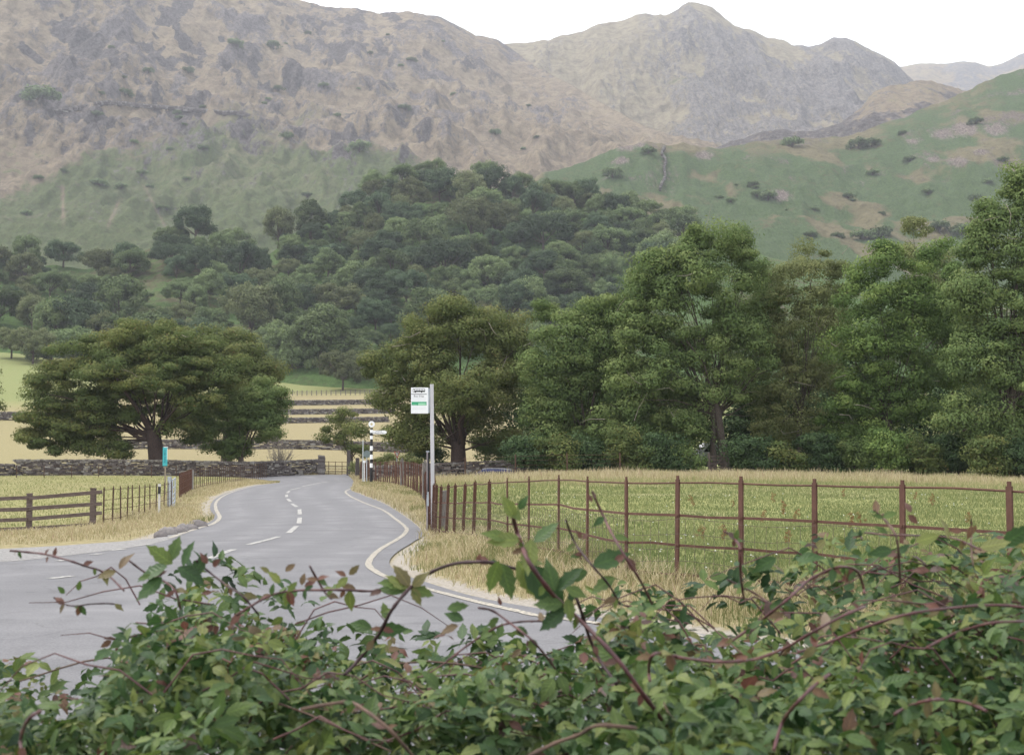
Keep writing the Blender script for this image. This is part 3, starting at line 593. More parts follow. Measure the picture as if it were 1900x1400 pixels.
estate_fence(along(FENCE_R2[4:], step=1.25), 'leaning iron fence along the verge between the bus stop and the far bend', 'rusty iron fences', rust, post_w=.10, lean=.15, hh=1.4, rails=(1.36, .95, .55, .2))
estate_fence(along([(670,107),(690,116),(712,124),(738,134)], step=.9), 'dark red iron fence rising at the far bend right of the fingerpost', 'rusty iron fences', rust, lean=.04, post_w=.08, hh=1.5, rails=(1.45, 1.0, .6, .2))
for px, d, h, lab in [(789,56,1.55,'stout grey timber post standing taller in the leaning iron fence, left of the bus stop'), (747,77,1.5,'grey timber post among the leaning iron posts, left of the stouter one')]:
    c = GD(px, d); mb = MB(); mb.box(c + np.array([0, 0, h / 2 - .1]), .19, .16, h + .2, .3, .012, .86); mb.box(c + np.array([0, 0, h + .05]), .07, .07, .12, .3); tag(mb.build('timber_post', grey_wood, loc=c), lab, 'post')
c = GD(824, 33.5); mb = MB(); mb.box(c + np.array([0, 0, .5]), .17, .2, 1.1, .4, .015, .8)
tag(mb.build('timber_post', grey_wood, loc=c), 'short weathered wooden stump behind the rusty iron posts, right of the bus stop', 'post')
LF = [(197,43),(213,44.1),(229,45.2),(240,46.3),(251,47.3),(262,48.6),(272,50),(283,51.4),(293,52.8),(300,54.2),(308,55.5),(316,57),(322,58.2)]
estate_fence([GD(*p) for p in LF], 'thin brown iron fence between the timber rails and the galvanised gate', 'rusty iron fences', rust_dark, post_w=.085, lean=.05, thin=True, rails=(1.13, .82, .52, .24))
estate_fence(along([(337,70),(342,73),(350,77),(358,82)], step=.62), 'rusty iron fence bunched up edge on behind the galvanised gate', 'rusty iron fences', rust, post_w=.09, lean=.04, hh=1.3)
estate_fence(along([(361,82.5),(385,89),(410,95),(440,103),(470,111),(496,118)], step=.95), 'long brown iron fence running back to the stone wall along the left verge', 'rusty iron fences', rust_dark, post_w=.10, lean=.03, thin=True, hh=1.3)
c = GD(360, 82.3); mb = MB(); mb.box(c + np.array([0, 0, .6]), .12, .12, 1.35); tag(mb.build('turning_post', plain('chalky_paint', (.24, .22, .21)), loc=c), 'greyish post where the left iron fence turns', 'post')
# white topped marker post at (299, 905..955)
c = GD(299, 50.5); mb = MB(); mb.mi = 0; mb.box(c + np.array([0, 0, .35]), .07, .05, 1.0); mb.mi = 1; mb.box(c + np.array([0, 0, .98]), .09, .06, .26); mb.mi = 0; mb.box(c + np.array([0, 0, 1.16]), .09, .06, .1)
tag(mb.build('marker_post', [plain('marker_white', (.62, .60, .58)), dark_metal], loc=c), 'slim white marker post with a dark band in front of the thin iron fence', 'marker post')
# timber post and rail fence at left
r0 = GD(60, 43.3); root = empty('timber_fence', r0, 'weathered four rail timber fence at the left edge of the photo', 'fence')
tp = [(-540,44.5),(-330,44.2),(-120,43.8),(60,43.3),(177,43)]
for px, d in tp:
    c = GD(px, d); mb = MB(); mb.box(c + np.array([0, 0, .5]), .16, .12, 1.36, 0, .01); mb.box(c + np.array([0, 0, 1.2]), .17, .13, .04, 0, .006); mb.build('post', wood_m, root)
for h in (1.07, .74, .42, .12):
    for i in range(len(tp) - 1):
        a = GD(*tp[i]); b = GD(*tp[i + 1]) if i < len(tp) - 2 else GD(196 if h > .2 else 178, 43); a = a + np.array([.0, -.085, h + random.uniform(-.02, .02)]); b = b + np.array([-.015, -.085, h + random.uniform(-.02, .02)])
        mb = MB(); mb.bar(a, b, .035, .115, .006); mb.build('rail', wood_m, root)
# galvanised gate
a, b = GD(323, 58.6), GD(335, 69.0); root = empty('galvanised_gate', a, 'pale grey galvanised tube gate seen nearly edge on in the left fence', 'gate')
a = a + np.array([0, 0, .1]); b = b + np.array([0, 0, .1]); v = (b - a) / np.linalg.norm(b - a); b = a + v * 3.9
mb = MB(); mb.tube([a, a + np.array([0, 0, 1.15]), b + np.array([0, 0, 1.15]), b, a], .035, 8); mb.build('gate_frame', galv, root)
for h in (.14, .32, .52, .80): mb = MB(); mb.tube([a + np.array([0, 0, h]), b + np.array([0, 0, h])], .025, 6); mb.build('bar', galv, root)
mb = MB(); mb.bar(a + np.array([-.12, 0, .55]), a + np.array([-.121, 0.001, 1.3]), .14, .14); mb.bar(a + np.array([-.12, 0, -.2]), a + np.array([-.121, 0.001, .56]), .14, .14); mb.build('hanging_post', galv, root)
# field gate between pillars
a, b = GD(604, 122), GD(645, 121); root = empty('field_gate', (a + b) / 2, 'dark rusty bar gate between stone pillar and post at the far bend', 'gate')
mb = MB(); u = np.array([0, 0, 1.])
for h in (.12, .32, .52, .78, 1.12): mb.tube([a + u * h, b + u * h], .024, 6)
mb.build('gate_bars', rust_dark, root)
mb = MB()
for f in (0, .18, .48, .78, 1): q = a + (b - a) * f; mb.bar(q + u * .05, q + u * 1.17, .05, .05)
mb.build('uprights', rust_dark, root)
for px, d, h, lab in [(648,120.5,2.05,'tall grey stone post on the right side of the far bar gate'), (664,117,1.5,'leaning stone post beside the hedge near the fingerpost')]:
    c = GD(px, d); mb = MB(); mb.cur = .35; mb.box(c + u * h / 2, .34, .28, h + .2, .2, .03, .8); tag(mb.build('stone_post', wall_m, loc=c), lab, 'stone post')
# low netting fence in front of the left wall
fp = along([(35,109.5),(120,110),(200,110.5),(270,111.5),(330,113)], step=2.0)
estate_fence(fp, 'low netting fence on thin posts in the grass before the left stone wall', None, rust_dark, post_w=.06, lean=.04, thin=True, hh=1.0, rails=(.95, .6, .3), name='netting_fence')
# netting along the far side of the right field
fp = along([(735,100),(800,97),(880,95),(960,94.5),(1050,94),(1150,93.8)], step=3.4)
estate_fence(fp, 'post and wire fence along the far edge of the right field by the car', None, rust_dark, post_w=.09, lean=.03, thin=True, hh=1.5, rails=(1.4, 1.1, .8, .4), name='wire_fence')
# pasture fence under the wood
P_ = [GP(p, 734 - (p - 540) * .012) for p in np.linspace(480, 740, 30)]
root = empty('pasture_fence', P_[15], 'pale timber fence under the wood above the topmost thin wall', 'fence')
for p in P_:
    mb = MB(); mb.box(p + u * .6, .2, .2, 1.7); mb.build('post', grey_wood, root)
for h in (1.1, .6): mb = MB(); [mb.bar(P_[i] + u * h, P_[i + 1] + u * h, .05, .12) for i in range(29)]; mb.build('rail', grey_wood, root)
# timber gate glimpsed under the right hand trees
a, b = GD(1314, 97), GD(1345, 97.4); root = empty('timber_gate', a, 'dark five bar timber gate glimpsed below the tall trees', 'gate')
for h in (.25, .5, .75, 1.0, 1.25): mb = MB(); mb.bar(a + u * h, b + u * h, .04, .09); mb.build('bar', wood_m, root)
for q in (a, b): mb = MB(); mb.box(q + u * .7, .16, .16, 1.6); mb.build('gate_post', wood_m, root)
mb = MB(); mb.bar(a + u * .25 + np.array([0, -.05, 0]), b + u * 1.25 + np.array([0, -.05, 0]), .04, .08); mb.build('brace', wood_m, root)

# ------------------------------------------------------------------ signs
white_p = plain('white_sign_face', (.80, .81, .82), (.76, .77, .79), 3, .4); black_p = plain('black_sign_paint', (.02, .02, .022), (.015, .015, .017), 3, .5)
def panel(mb, c, w_, h_, d_, rz=0): mb.box(c, w_, d_, h_, rz)
# bus stop
d0 = 34.3; s0 = F / d0; base = GD(803, d0); top = P(799.3, 714, d0)[2]
root = empty('bus_stop', base, 'white bus stop pole with a flag sign, behind the end of the rusty fence', 'bus stop')
mb = MB(); H = top - base[2]
mb.frame(base + u * (H / 2 - .15), (1, 0, 0), (0, 1, 0), (-.012, 0, 1), .088, .088, H + .3); mb.box((base[0] - .012 * H / 2, base[1], base[2] + H), .098, .098, .03); pole = mb.build('pole', plain('white_pole_paint', (.50, .49, .51), (.44, .43, .46), 2, .35), root, bevel=.012)
fx = base[0] - .012 * H / 2
def bp(px, row): p = P(px, row, d0); return np.array([p[0], p[1] - .035, p[2]])
tl, br_ = bp(763, 719), bp(794.5, 767); cw = (tl + br_) / 2
mb = MB(); mb.box(cw, br_[0] - tl[0], .02, tl[2] - br_[2]); flag = mb.build('flag_sign', white_p, root, bevel=.006)
mb = MB(); mb.box((br_[0] + .018, cw[1] + .005, cw[2]), .035, .03, (tl[2] - br_[2]) * .96); mb.build('flag_rail', galv, flag)
y_ = cw[1] - .0125
def rect(mb, x0, r0_, x1, r1_, yy=y_):
    a = bp(x0, r0_); b = bp(x1, r1_); mb.box(((a[0] + b[0]) / 2, yy, (a[2] + b[2]) / 2), abs(b[0] - a[0]), .003, abs(a[2] - b[2]))
mb = MB()
rect(mb, 766.3, 721.2, 788.6, 722); rect(mb, 766.3, 721.2, 766.9, 727.6); rect(mb, 766.3, 727, 769.6, 727.6); rect(mb, 769, 721.5, 769.7, 727.4)
rect(mb, 788, 721.2, 788.8, 726.4); rect(mb, 769, 724.4, 788.6, 727); 
for xx in (773.5, 778.3, 783): rect(mb, xx, 721.6, xx + .35, 724.6)
for xx in (771, 782.5):
    q = bp(xx, 727.2); n_ = 12; r_ = .018; mb.add([(q[0] + r_ * math.cos(2 * math.pi * k / n_), y_ - .003 + dy, q[2] + r_ * math.sin(2 * math.pi * k / n_)) for dy in (0, .002) for k in range(n_)], [tuple(range(n_)), tuple(range(n_, 2 * n_))[::-1]])
mb.build('bus_pictogram', black_p, flag)
mb = MB(); rect(mb, 763.4, 730.7, 792, 731.7); mb.build('divider_line', dark_metal, flag)
gm_ = plain('sign_green', (.04, .33, .17), (.035, .30, .15), 3, .4); gl = plain('sign_pale_green', (.32, .62, .42), (.30, .6, .4), 3, .4)
mb = MB(); rect(mb, 764, 745.2, 791.6, 751.8); mb.build('green_band', gm_, flag)
mb = MB(); rect(mb, 776.2, 747.6, 790.3, 751.4, y_ - .002); rect(mb, 765.5, 750, 773, 751, y_ - .002); mb.build('pale_green_strip', gl, flag)
mb = MB()
for r_ in (738.3, 742, 755.6, 758.6): rect(mb, 765, r_, 791, r_ + .22)
mb.build('ruled_line', plain('sign_grey', (.5, .51, .54)), flag)
tx = bp(777.5, 734.8); text_mesh('stop_name', 'Bus Stop', .062, plain('sign_grey_text', (.10, .10, .11)), flag, (tx[0], y_ - .001, tx[2]), sx=1.15)
# dark post with timetable case to the left of the pole
d1 = 33.8; c = GD(795, d1); tp_ = P(795, 838, d1)[2]; root = empty('timetable_post', c, 'slim dark grey post standing against the left side of the bus stop pole', 'post')
mb = MB(); mb.box((c[0] - .02, c[1], (c[2] + tp_) / 2), .035, .05, tp_ - c[2]); mb.build('post', plain('pink_grey', (.33, .29, .30)), root)
mb = MB(); zt = P(795, 841, d1)[2]; zb = P(795, 912, d1)[2]; mb.box((c[0] + .012, c[1] - .03, (zt + zb) / 2), .04, .03, zt - zb); mb.build('case', black_p, root)
mb = MB(); mb.box((c[0] - .01, c[1], tp_ + .01), .08, .07, .025); mb.build('cap', galv, root)
mb = MB(); zt2 = P(795, 938, d1)[2]; mb.box((c[0] - .005, c[1] - .02, (zb + zt2) / 2), .05, .04, zb - zt2); mb.build('bracket', galv, root)
# fingerpost
d2 = 92.0; c = GD(690, d2); root = empty('fingerpost', c, 'black and white banded fingerpost with ring finial at the far bend', 'road sign')
def fz(r): return float(P(690, r, d2)[2])
cx = X(690, d2); mbB = MB(); mbW = MB()
bands = [(794, 797, 0), (797, 802.5, 1), (802.5, 808, 0), (808, 814.5, 1), (814.5, 827, 0), (827, 835.5, 1), (835.5, 843, 0), (843, 851.5, 1), (851.5, 859, 0), (859, 867, 1), (867, 872, 0)]
for a_, b_, k_ in bands:
    z1, z0 = fz(a_), fz(b_); (mbW if k_ else mbB).tube([(cx, d2, z0), (cx, d2, z1)], .095 if k_ else .088, 12)
mbB.tube([(cx, d2, c[2] - .2), (cx, d2, fz(872))], .1, 12)
mbW.build('white_bands', white_p, root); mbB.build('black_bands', black_p, root)
mb = MB(); zc = fz(786.5); n_ = 24; R1, R2 = .205, .085
vs = []; fs = []
for k_ in range(n_):
    th = 2 * math.pi * k_ / n_
    for rr_, yy in ((R1, -.03), (R2, -.03), (R2, .03), (R1, .03)): vs.append((cx + rr_ * math.cos(th), d2 + yy, zc + rr_ * math.sin(th)))
for k_ in range(n_):
    for j in range(4): fs.append((k_ * 4 + j, k_ * 4 + (j + 1) % 4, ((k_ + 1) % n_) * 4 + (j + 1) % 4, ((k_ + 1) % n_) * 4 + j))
mb.add(vs, fs); mb.build('ring_finial', white_p, root)
mb = MB(); z1, z0 = fz(798.3), fz(804.8); x0, x1 = X(692, d2), X(714.5, d2); zm = (z1 + z0) / 2; hh_ = (z1 - z0) / 2
pr = [(x0, z0), (x1, z0), (x1 + .12, zm - hh_ * .5), (x1 + .12, zm + hh_ * .5), (x1, z1), (x0, z1)]; vs = [(x, d2 - .03, z) for x, z in pr] + [(x, d2 + .03, z) for x, z in pr]
mb.add(vs, [tuple(range(6)), tuple(range(6, 12))[::-1]] + [(i, (i + 1) % 6, 6 + (i + 1) % 6, 6 + i) for i in range(6)]); arm = mb.build('arm', white_p, root)
text_mesh('arm_lettering', 'LANGDALE', .09, black_p, arm, ((x0 + x1) / 2, d2 - .034, zm + .055)); text_mesh('arm_lettering', 'DUNGEON GHYLL', .085, black_p, arm, ((x0 + x1) / 2, d2 - .034, zm - .055))
# give way sign
d3 = 112.; c = GD(737, d3); root = empty('give_way_sign', c, 'small red and white give way triangle on a grey pole', 'road sign')
def tri(mb, px0, px1, r0_, r1_, yy, th=.01):
    a = P(px0, r0_, d3); b = P(px1, r0_, d3); e = P((px0 + px1) / 2, r1_, d3); mb.add([(q[0], yy, q[2]) for q in (a, b, e)] + [(q[0], yy + th, q[2]) for q in (a, b, e)], [(0, 2, 1), (3, 4, 5), (0, 1, 4, 3), (1, 2, 5, 4), (2, 0, 3, 5)])
mb = MB(); tri(mb, 731.2, 742.8, 837, 850.3, d3 - .06); plate = mb.build('red_triangle', plain('sign_red', (.50, .05, .04), (.45, .045, .04), 3, .5), root)
mb = MB(); tri(mb, 733.2, 740.8, 838.4, 847.2, d3 - .066, .004); mb.build('white_triangle', white_p, plate)
q = P(737, 840, d3); text_mesh('lettering', 'GIVE', .085, black_p, plate, (q[0], d3 - .069, q[2])); q = P(737, 842, d3); text_mesh('lettering', 'WAY', .075, black_p, plate, (q[0], d3 - .069, q[2]))
mb = MB(); mb.tube([c, (c[0], c[1], P(737, 838, d3)[2])], .035, 8); mb.build('pole', galv, root)
# grey sign backs left of the fingerpost
d4 = 95.; c = GD(681.5, d4); root = empty('sign_back', c, 'grey back of a road sign on a thin pole, left of the fingerpost', 'road sign')
mb = MB(); zt = P(681, 835, d4)[2]; mb.tube([c, (c[0], c[1], zt)], .035, 8); mb.build('pole', galv, root)
mb = MB(); q = P(681, 842, d4); n_ = 20; mb.add([(q[0] + .25 * math.cos(2 * math.pi * k / n_), d4 - .05 - yy, q[2] + .25 * math.sin(2 * math.pi * k / n_)) for yy in (0, .012) for k in range(n_)], [tuple(range(n_)), tuple(range(n_, 2 * n_))[::-1]] + [(k, (k + 1) % n_, n_ + (k + 1) % n_, n_ + k) for k in range(n_)]); mb.build('round_plate', plain('sign_back_grey', (.16, .20, .20)), root)
c = GD(677, 96); mb = MB(); mb.box((c[0], c[1], float(P(677, 856, 96)[2])), .17, .08, .16); z = float(P(677, 858, 96)[2]); mb.box((c[0], c[1] + .02, (z + c[2]) / 2), .05, .05, z - c[2]); tag(mb.build('white_notice', white_p, loc=c), 'little white notice on a stake left of the fingerpost base', 'notice')
# tall pale slim pole beside it
c = GD(674.5, 98); mb = MB(); mb.tube([c, (c[0], c[1], float(P(674.5, 816, 98)[2]))], [.05, .04], 8); tag(mb.build('thin_pole', plain('pale_pole', (.42, .45, .45)), loc=c), 'thin pale pole rising left of the banded fingerpost', 'pole')
# turquoise sign
d5 = 75.; c = GD(309, d5); root = empty('turquoise_sign', c, 'narrow upright turquoise sign on a timber stake in the left field', 'sign')
mb = MB(); zt = float(P(309, 863, d5)[2]); mb.box((c[0] + .01, c[1], (zt + c[2]) / 2), .07, .05, zt - c[2] + .5); mb.build('stake', plain('pale_stake', (.30, .25, .19)), root)
z1, z0 = float(P(309, 829.5, d5)[2]), float(P(309, 864, d5)[2]); mb = MB(); mb.box((c[0], c[1] - .045, (z1 + z0) / 2), .25, .03, z1 - z0); pn = mb.build('panel', plain('turquoise_paint', (.06, .42, .46), (.05, .36, .40), 4, .5), root, bevel=.005)
mb = MB(); mb.box((c[0] + .03, c[1] - .045, z1 + .012), .22, .03, .03); mb.box((c[0] + .115, c[1] - .063, (z1 + z0) / 2 + .15), .02, .004, (z1 - z0) * .6); mb.build('pale_edge', white_p, pn)
text_mesh('lettering', 'CAR PARK', .15, plain('sign_dark_teal', (.02, .10, .16)), pn, (c[0] - .02, c[1] - .063, (z1 + z0) / 2), (math.pi / 2, math.pi / 2, 0))

# ------------------------------------------------------------------ cars
glass_m, t, o = nodes('car_glass'); fin(t, o, (.012, .014, .018), .08, 0, None, .6)
tyre_m = plain('rubber', (.02, .02, .02)); rim_m = plain('alloy', (.35, .36, .38), None, 5, .3, .8); red_l = plain('tail_lens', (.4, .02, .02)); head_l = plain('head_lens', (.7, .72, .75), None, 4, .1)
def car(px, d, dz, rz, paint, label, name='parked_car', roofrails=False, van=False):
    c = GD(px, d, dz); root = empty(name, c, label, 'van' if van else 'car')
    ca_, sa_ = math.cos(rz), math.sin(rz)
    def T(x, y, z): return (c[0] + x * ca_ - y * sa_, c[1] + x * sa_ + y * ca_, c[2] + z)
    Hh = 2.0 if van else 1.50
    low = [(-2.1, .35), (-2.15, .75), (-2.0, .92), (2.0, .98), (2.15, .8), (2.15, .35)] if not van else [(-2.4, .35), (-2.45, .9), (-1.9, 1.15), (2.4, 1.2), (2.42, .35)]
    up = [(-1.15, .92), (-.45, Hh - .06), (.0, Hh), (1.2, Hh - .03), (1.75, Hh - .2), (2.0, .98)] if not van else [(-1.9, 1.15), (-1.35, Hh - .05), (-.9, Hh), (2.2, Hh), (2.38, Hh - .1), (2.4, 1.2)]
    mb = MB()
    def prism(pl, w0, w1):
        n = len(pl); zs = [p[1] for p in pl]; zl, zh = min(zs), max(zs); vs = []
        for sgn in (-1, 1):
            for x, z in pl: f = (z - zl) / (zh - zl); vs.append(T(x, sgn * (w0 + (w1 - w0) * f), z))
        mb.add(vs, [tuple(range(n)), tuple(range(n, 2 * n))[::-1]] + [(i, (i + 1) % n, n + (i + 1) % n, n + i) for i in range(n)])
    prism(low, .88, .86); prism(up, .82, .64 if not van else .78); mb.build('body', paint, root, bevel=.04, smooth=False)
    for sgn in (-1, 1):
        mb = MB(); zz = 1.0 if not van else 1.25; top_ = Hh - .16
        xs = [(-.95, 1.65)] if not van else [(-1.6, -.5)]
        for x0_, x1_ in xs:
            y0_, y1_ = (.812, .69) if not van else (.83, .80); mb.add([T(x0_, sgn * y0_, zz), T(x1_, sgn * y0_, zz), T(x1_ - .25, sgn * y1_, top_), T(x0_ + .5, sgn * y1_, top_)], [(0, 1, 2, 3)])
        mb.build('side_window', glass_m, root)
    mb = MB(); yy = .66; mb.add([T(low[2][0] + (.92 if not van else .02), -yy, 1.0 if not van else 1.22), T(low[2][0] + (.92 if not van else .02), yy, 1.0 if not van else 1.22), T(up[1][0] - .03, yy - .05, Hh - .12), T(up[1][0] - .03, -yy + .05, Hh - .12)], [(0, 1, 2, 3)]); mb.build('windscreen', glass_m, root)
    for x in (-1.35, 1.35):
        for sgn in (-1, 1):
            mb = MB(); mb.tube([T(x, sgn * .70, .33), T(x, sgn * .90, .33)], .33, 20); wh = mb.build('wheel', tyre_m, root); mb = MB(); mb.tube([T(x, sgn * .895, .33), T(x, sgn * .91, .33)], .2, 14); mb.build('rim', rim_m, wh)
    for sgn in (-1, 1):
        mb = MB(); mb.frame(T(low[1][0], sgn * .62, .78), (ca_, sa_, 0), (-sa_, ca_, 0), (0, 0, 1), .08, .34, .16); mb.build('headlight', head_l, root)
        mb = MB(); mb.frame(T(low[-2][0] if not van else 2.42, sgn * .68, .85), (ca_, sa_, 0), (-sa_, ca_, 0), (0, 0, 1), .06, .2, .22); mb.build('tail_light', red_l, root)
        if roofrails: mb = MB(); mb.tube([T(-.4, sgn * .6, Hh - .02), T(-.2, sgn * .6, Hh + .05), T(.6, sgn * .6, Hh + .06), T(1.3, sgn * .6, Hh + .03), T(1.5, sgn * .6, Hh - .06)], .03, 6); mb.build('roof_rail', rim_m, root)
blue = plain('dark_blue_paint', (.035, .04, .10), (.03, .035, .085), 2, .25, .3); white_car = plain('white_car_paint', (.75, .76, .78), None, 2, .3)
car(908, 101.2, 0, math.pi - .15 + math.pi, blue, 'dark blue car with silver roof rails, only its roof showing beyond the right field', roofrails=True)
car(1332, 118, .3, .2, white_car, 'white van glimpsed through the gap above the timber gate', 'parked_van', van=True)
car(1545, 122, .6, .1, white_car, 'white car half hidden behind the tree trunks right of centre')
car(1735, 118, 1.2, -.1, plain('silver_paint', (.55, .57, .6), None, 2, .3, .4), 'silver car almost hidden by leaves at the far right')
# ------------------------------------------------------------------ trees
bark = plain('bark', (.085, .068, .055), (.045, .036, .03), 7, .95, 0, .6, (3, 3, 1)); bark_red = plain('reddish_bark', (.062, .042, .036), (.032, .024, .021), 6, .95, 0, .6, (3, 3, 1)); pale_bark = plain('pale_bark', (.26, .23, .19), (.15, .13, .11), 7, .9, 0, .5, (3, 3, 1))
lf_oak = leafmat('oak_leaf', (.052, .074, .028), (.120, .148, .050), (.20, .21, .078), brown=(.17, .13, .06))
lf_syc = leafmat('sycamore_leaf', (.046, .074, .028), (.108, .144, .048), (.175, .185, .06), brown=(.17, .135, .055))
lf_ash = leafmat('ash_leaf', (.055, .092, .036), (.125, .178, .060), (.22, .26, .095))
lf_birch = leafmat('birch_leaf', (.085, .105, .042), (.160, .182, .072), (.24, .25, .11))
lf_bright = leafmat('sallow_leaf', (.050, .090, .030), (.115, .178, .052), (.22, .28, .08))
lf_dark = leafmat('hazel_leaf', (.026, .048, .024), (.056, .094, .040), (.10, .145, .06))
def leafquads(C, Rr, per, size, r, up=.35, asp=.6, ow=.6, rn=.55):
    """C (n,3) clump centres, Rr (n,3) clump radii; returns quads (m,4,3), rnd (m)"""
    n = len(C); k = np.repeat(np.arange(n), per); m = len(k)
    d = r.normal(size=(m, 3)); d /= np.linalg.norm(d, axis=1)[:, None]
    rad = r.uniform(.15, 1, m) ** .5
    lump = 1 + .22 * np.sin(d[:, 0] * 5 + k) * np.cos(d[:, 1] * 4.3 + 2 * k)
    p = C[k] + d * Rr[k] * (rad * lump)[:, None]
    nrm = d * ow + r.normal(size=(m, 3)) * rn + np.array([0, 0, up]); nrm /= np.linalg.norm(nrm, axis=1)[:, None]
    a = np.cross(nrm, r.normal(size=(m, 3))); a /= np.linalg.norm(a, axis=1)[:, None] + 1e-9; b = np.cross(nrm, a)
    s = size * r.uniform(.6, 1.35, m)[:, None]
    q = np.stack([p - a * s, p - b * s * asp + nrm * s * .12, p + a * s, p + b * s * asp + nrm * s * .12], 1)
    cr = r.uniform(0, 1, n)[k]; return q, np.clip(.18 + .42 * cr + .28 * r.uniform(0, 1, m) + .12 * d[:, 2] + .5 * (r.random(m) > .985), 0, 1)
def quadmesh(name, q, rnd, mats, midx=None):
    return npmesh(name, q.reshape(-1, 3), np.arange(len(q) * 4).reshape(-1, 4), 4, mats, rnd, midx=midx)
def near_tree(name, label, px, d, blobs, leaf, trunk_m, trunk_w, row_base=None, per=230, lsize=.13, clump=1.15, dens=1.0, limbs=26, flat=.55, seed=1, group=None, fork=.25, twigs=0, cat='tree', shell=.55, trunks=None):
    """blobs: (px,row,rx,ry[,dd]) crown masses in photo pixels at distance d"""
    r = np.random.default_rng(seed); s = F / d; base = GD(px, d, -.2); root = empty(name, base, label, cat, group)
    cs = []; rs = []
    for b in blobs:
        c = P(b[0], b[1], d + (b[4] if len(b) > 4 else 0)); rx, rz = b[2] / s, b[3] / s; ry = min(rx, max(rz, rx * .75)) * .9
        k_ = max(3, int(dens * 3.1 * ((rx * ry * rz) ** (2 / 3)) / clump ** 2 * 1.15))
        v = r.normal(size=(k_, 3)); v /= np.linalg.norm(v, axis=1)[:, None]
        f = r.uniform(shell, .97, k_) ; ok = np.arange(k_) % 5 == 0; f[ok] *= .55
        cc = c + v * np.array([rx, ry, rz]) * f[:, None] * (1 - .35 * clump / max(rx, 1)); cc = cc[cc[:, 2] > base[2] + .35]
        cs.append(cc); q = clump * r.uniform(.6, 1.3, len(cc)); rs.append(np.stack([q, q, q * flat * r.uniform(.8, 1.3, len(cc))], 1))
    C_ = np.concatenate(cs); R_2 = np.concatenate(rs)
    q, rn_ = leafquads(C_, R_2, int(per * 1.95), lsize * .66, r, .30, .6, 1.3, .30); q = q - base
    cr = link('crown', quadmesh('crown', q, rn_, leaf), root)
    # trunk and limbs
    top = C_[:, 2].max(); ctr = C_.mean(0); mb = MB(); hh = top - base[2]
    for (tpx, lean_, wf) in (trunks or [(px, 0, 1)]):
        b0 = GD(tpx, d, -.3); fk = b0 + np.array([lean_ + (ctr[0] - b0[0]) * .15, 0, hh * fork]); wd = trunk_w * wf
        mb.tube([b0 + np.array([0, 0, -.1]), b0 + np.array([.02, 0, .5]), (b0 * .45 + fk * .55), fk], [wd * .72, wd * .54, wd * .46, wd * .40], 10)
        sel = r.choice(len(C_), min(limbs, len(C_)), replace=False)
        for i, j in enumerate(sel):
            e = C_[j]; st = fk + (np.array([b0[0], b0[1], b0[2]]) - fk) * r.uniform(0, .25); mid = st * .5 + e * .5 + np.array([0, 0, abs(e[2] - st[2]) * .12]) + r.normal(size=3) * .35; m2 = st * .8 + e * .2 + r.normal(size=3) * .15
            w0 = wd * (.20 if i < 6 else .09) * (.7 + .3 * r.random()); mb.tube([st, m2, mid, mid * .35 + e * .65 + r.normal(size=3) * .25, e], [w0, w0 * .82, w0 * .55, w0 * .34, .015], 6, False)
    if twigs:
        mb.mi = 1
        for _ in range(twigs // 2):
            j = r.integers(len(C_)); e = C_[j] + np.array([0, -R_2[j, 1] * .9, 0]) + r.normal(size=3) * .4; dd_ = r.normal(size=3); dd_[2] *= .5; dd_ /= np.linalg.norm(dd_); L = r.uniform(.8, 2.2)
            k2 = r.normal(size=3) * .2; mb.tube([e, e + dd_ * L * .5 + k2, e + dd_ * L], [.026, .018, .008], 4, False)
    mb.build('trunk', [trunk_m, pale_bark], root, smooth=True)
    return root
G1 = 'tall trees lining the far side of the right field'
# left group
near_tree('spreading_tree', 'great spreading dome shaped tree with layered boughs behind the left stone wall', 296, 124,
  [(265,635,130,48),(170,668,90,50),(100,712,62,44),(85,770,62,34),(95,815,72,34),(170,800,75,42),(215,835,42,18),(330,660,110,55),(395,690,80,60),(240,690,120,45),(200,740,80,38),(335,720,75,34),(370,750,60,26,-2),(90,770,70,40,2),(150,790,80,46,2),(60,800,40,34,2),(200,775,60,44,3),(310,790,24,18),(300,765,50,20,4),(300,738,80,26,6),(340,768,56,24,7),(262,770,40,20,6),(350,790,34,20),(230,770,50,24),(262,700,120,36,-3),(150,740,60,40,3)],
  lf_syc, bark_red, 1.45, per=300, lsize=.15, clump=1.25, flat=.42, limbs=34, seed=3, fork=.30, dens=1.25, twigs=14)
near_tree('round_tree', 'rounder brownish green tree rising behind the right shoulder of the great spreading tree', 420, 140,
  [(420,650,85,45),(480,675,55,38),(380,640,60,38),(450,710,90,50)], lf_oak, bark, .9, per=230, lsize=.17, clump=1.4, seed=4, limbs=16, dens=1.3)
near_tree('bushy_tree', 'bushy tree with golden top just right of the great spreading tree', 450, 127,
  [(375,770,50,40,2),(425,750,72,50),(400,805,70,36),(470,790,62,52),(490,730,50,48),(505,760,38,60),(440,830,50,24)], lf_ash, bark, .6, per=300, lsize=.145, clump=1.1, seed=5, limbs=14, fork=.2, dens=1.35)
near_tree('left_edge_tree', 'tree cut off by the left edge of the photo behind the stone wall', -22, 128, [(-30,700,34,50),(-25,760,32,34)], lf_oak, bark, .6, per=160, lsize=.18, seed=6, limbs=8)
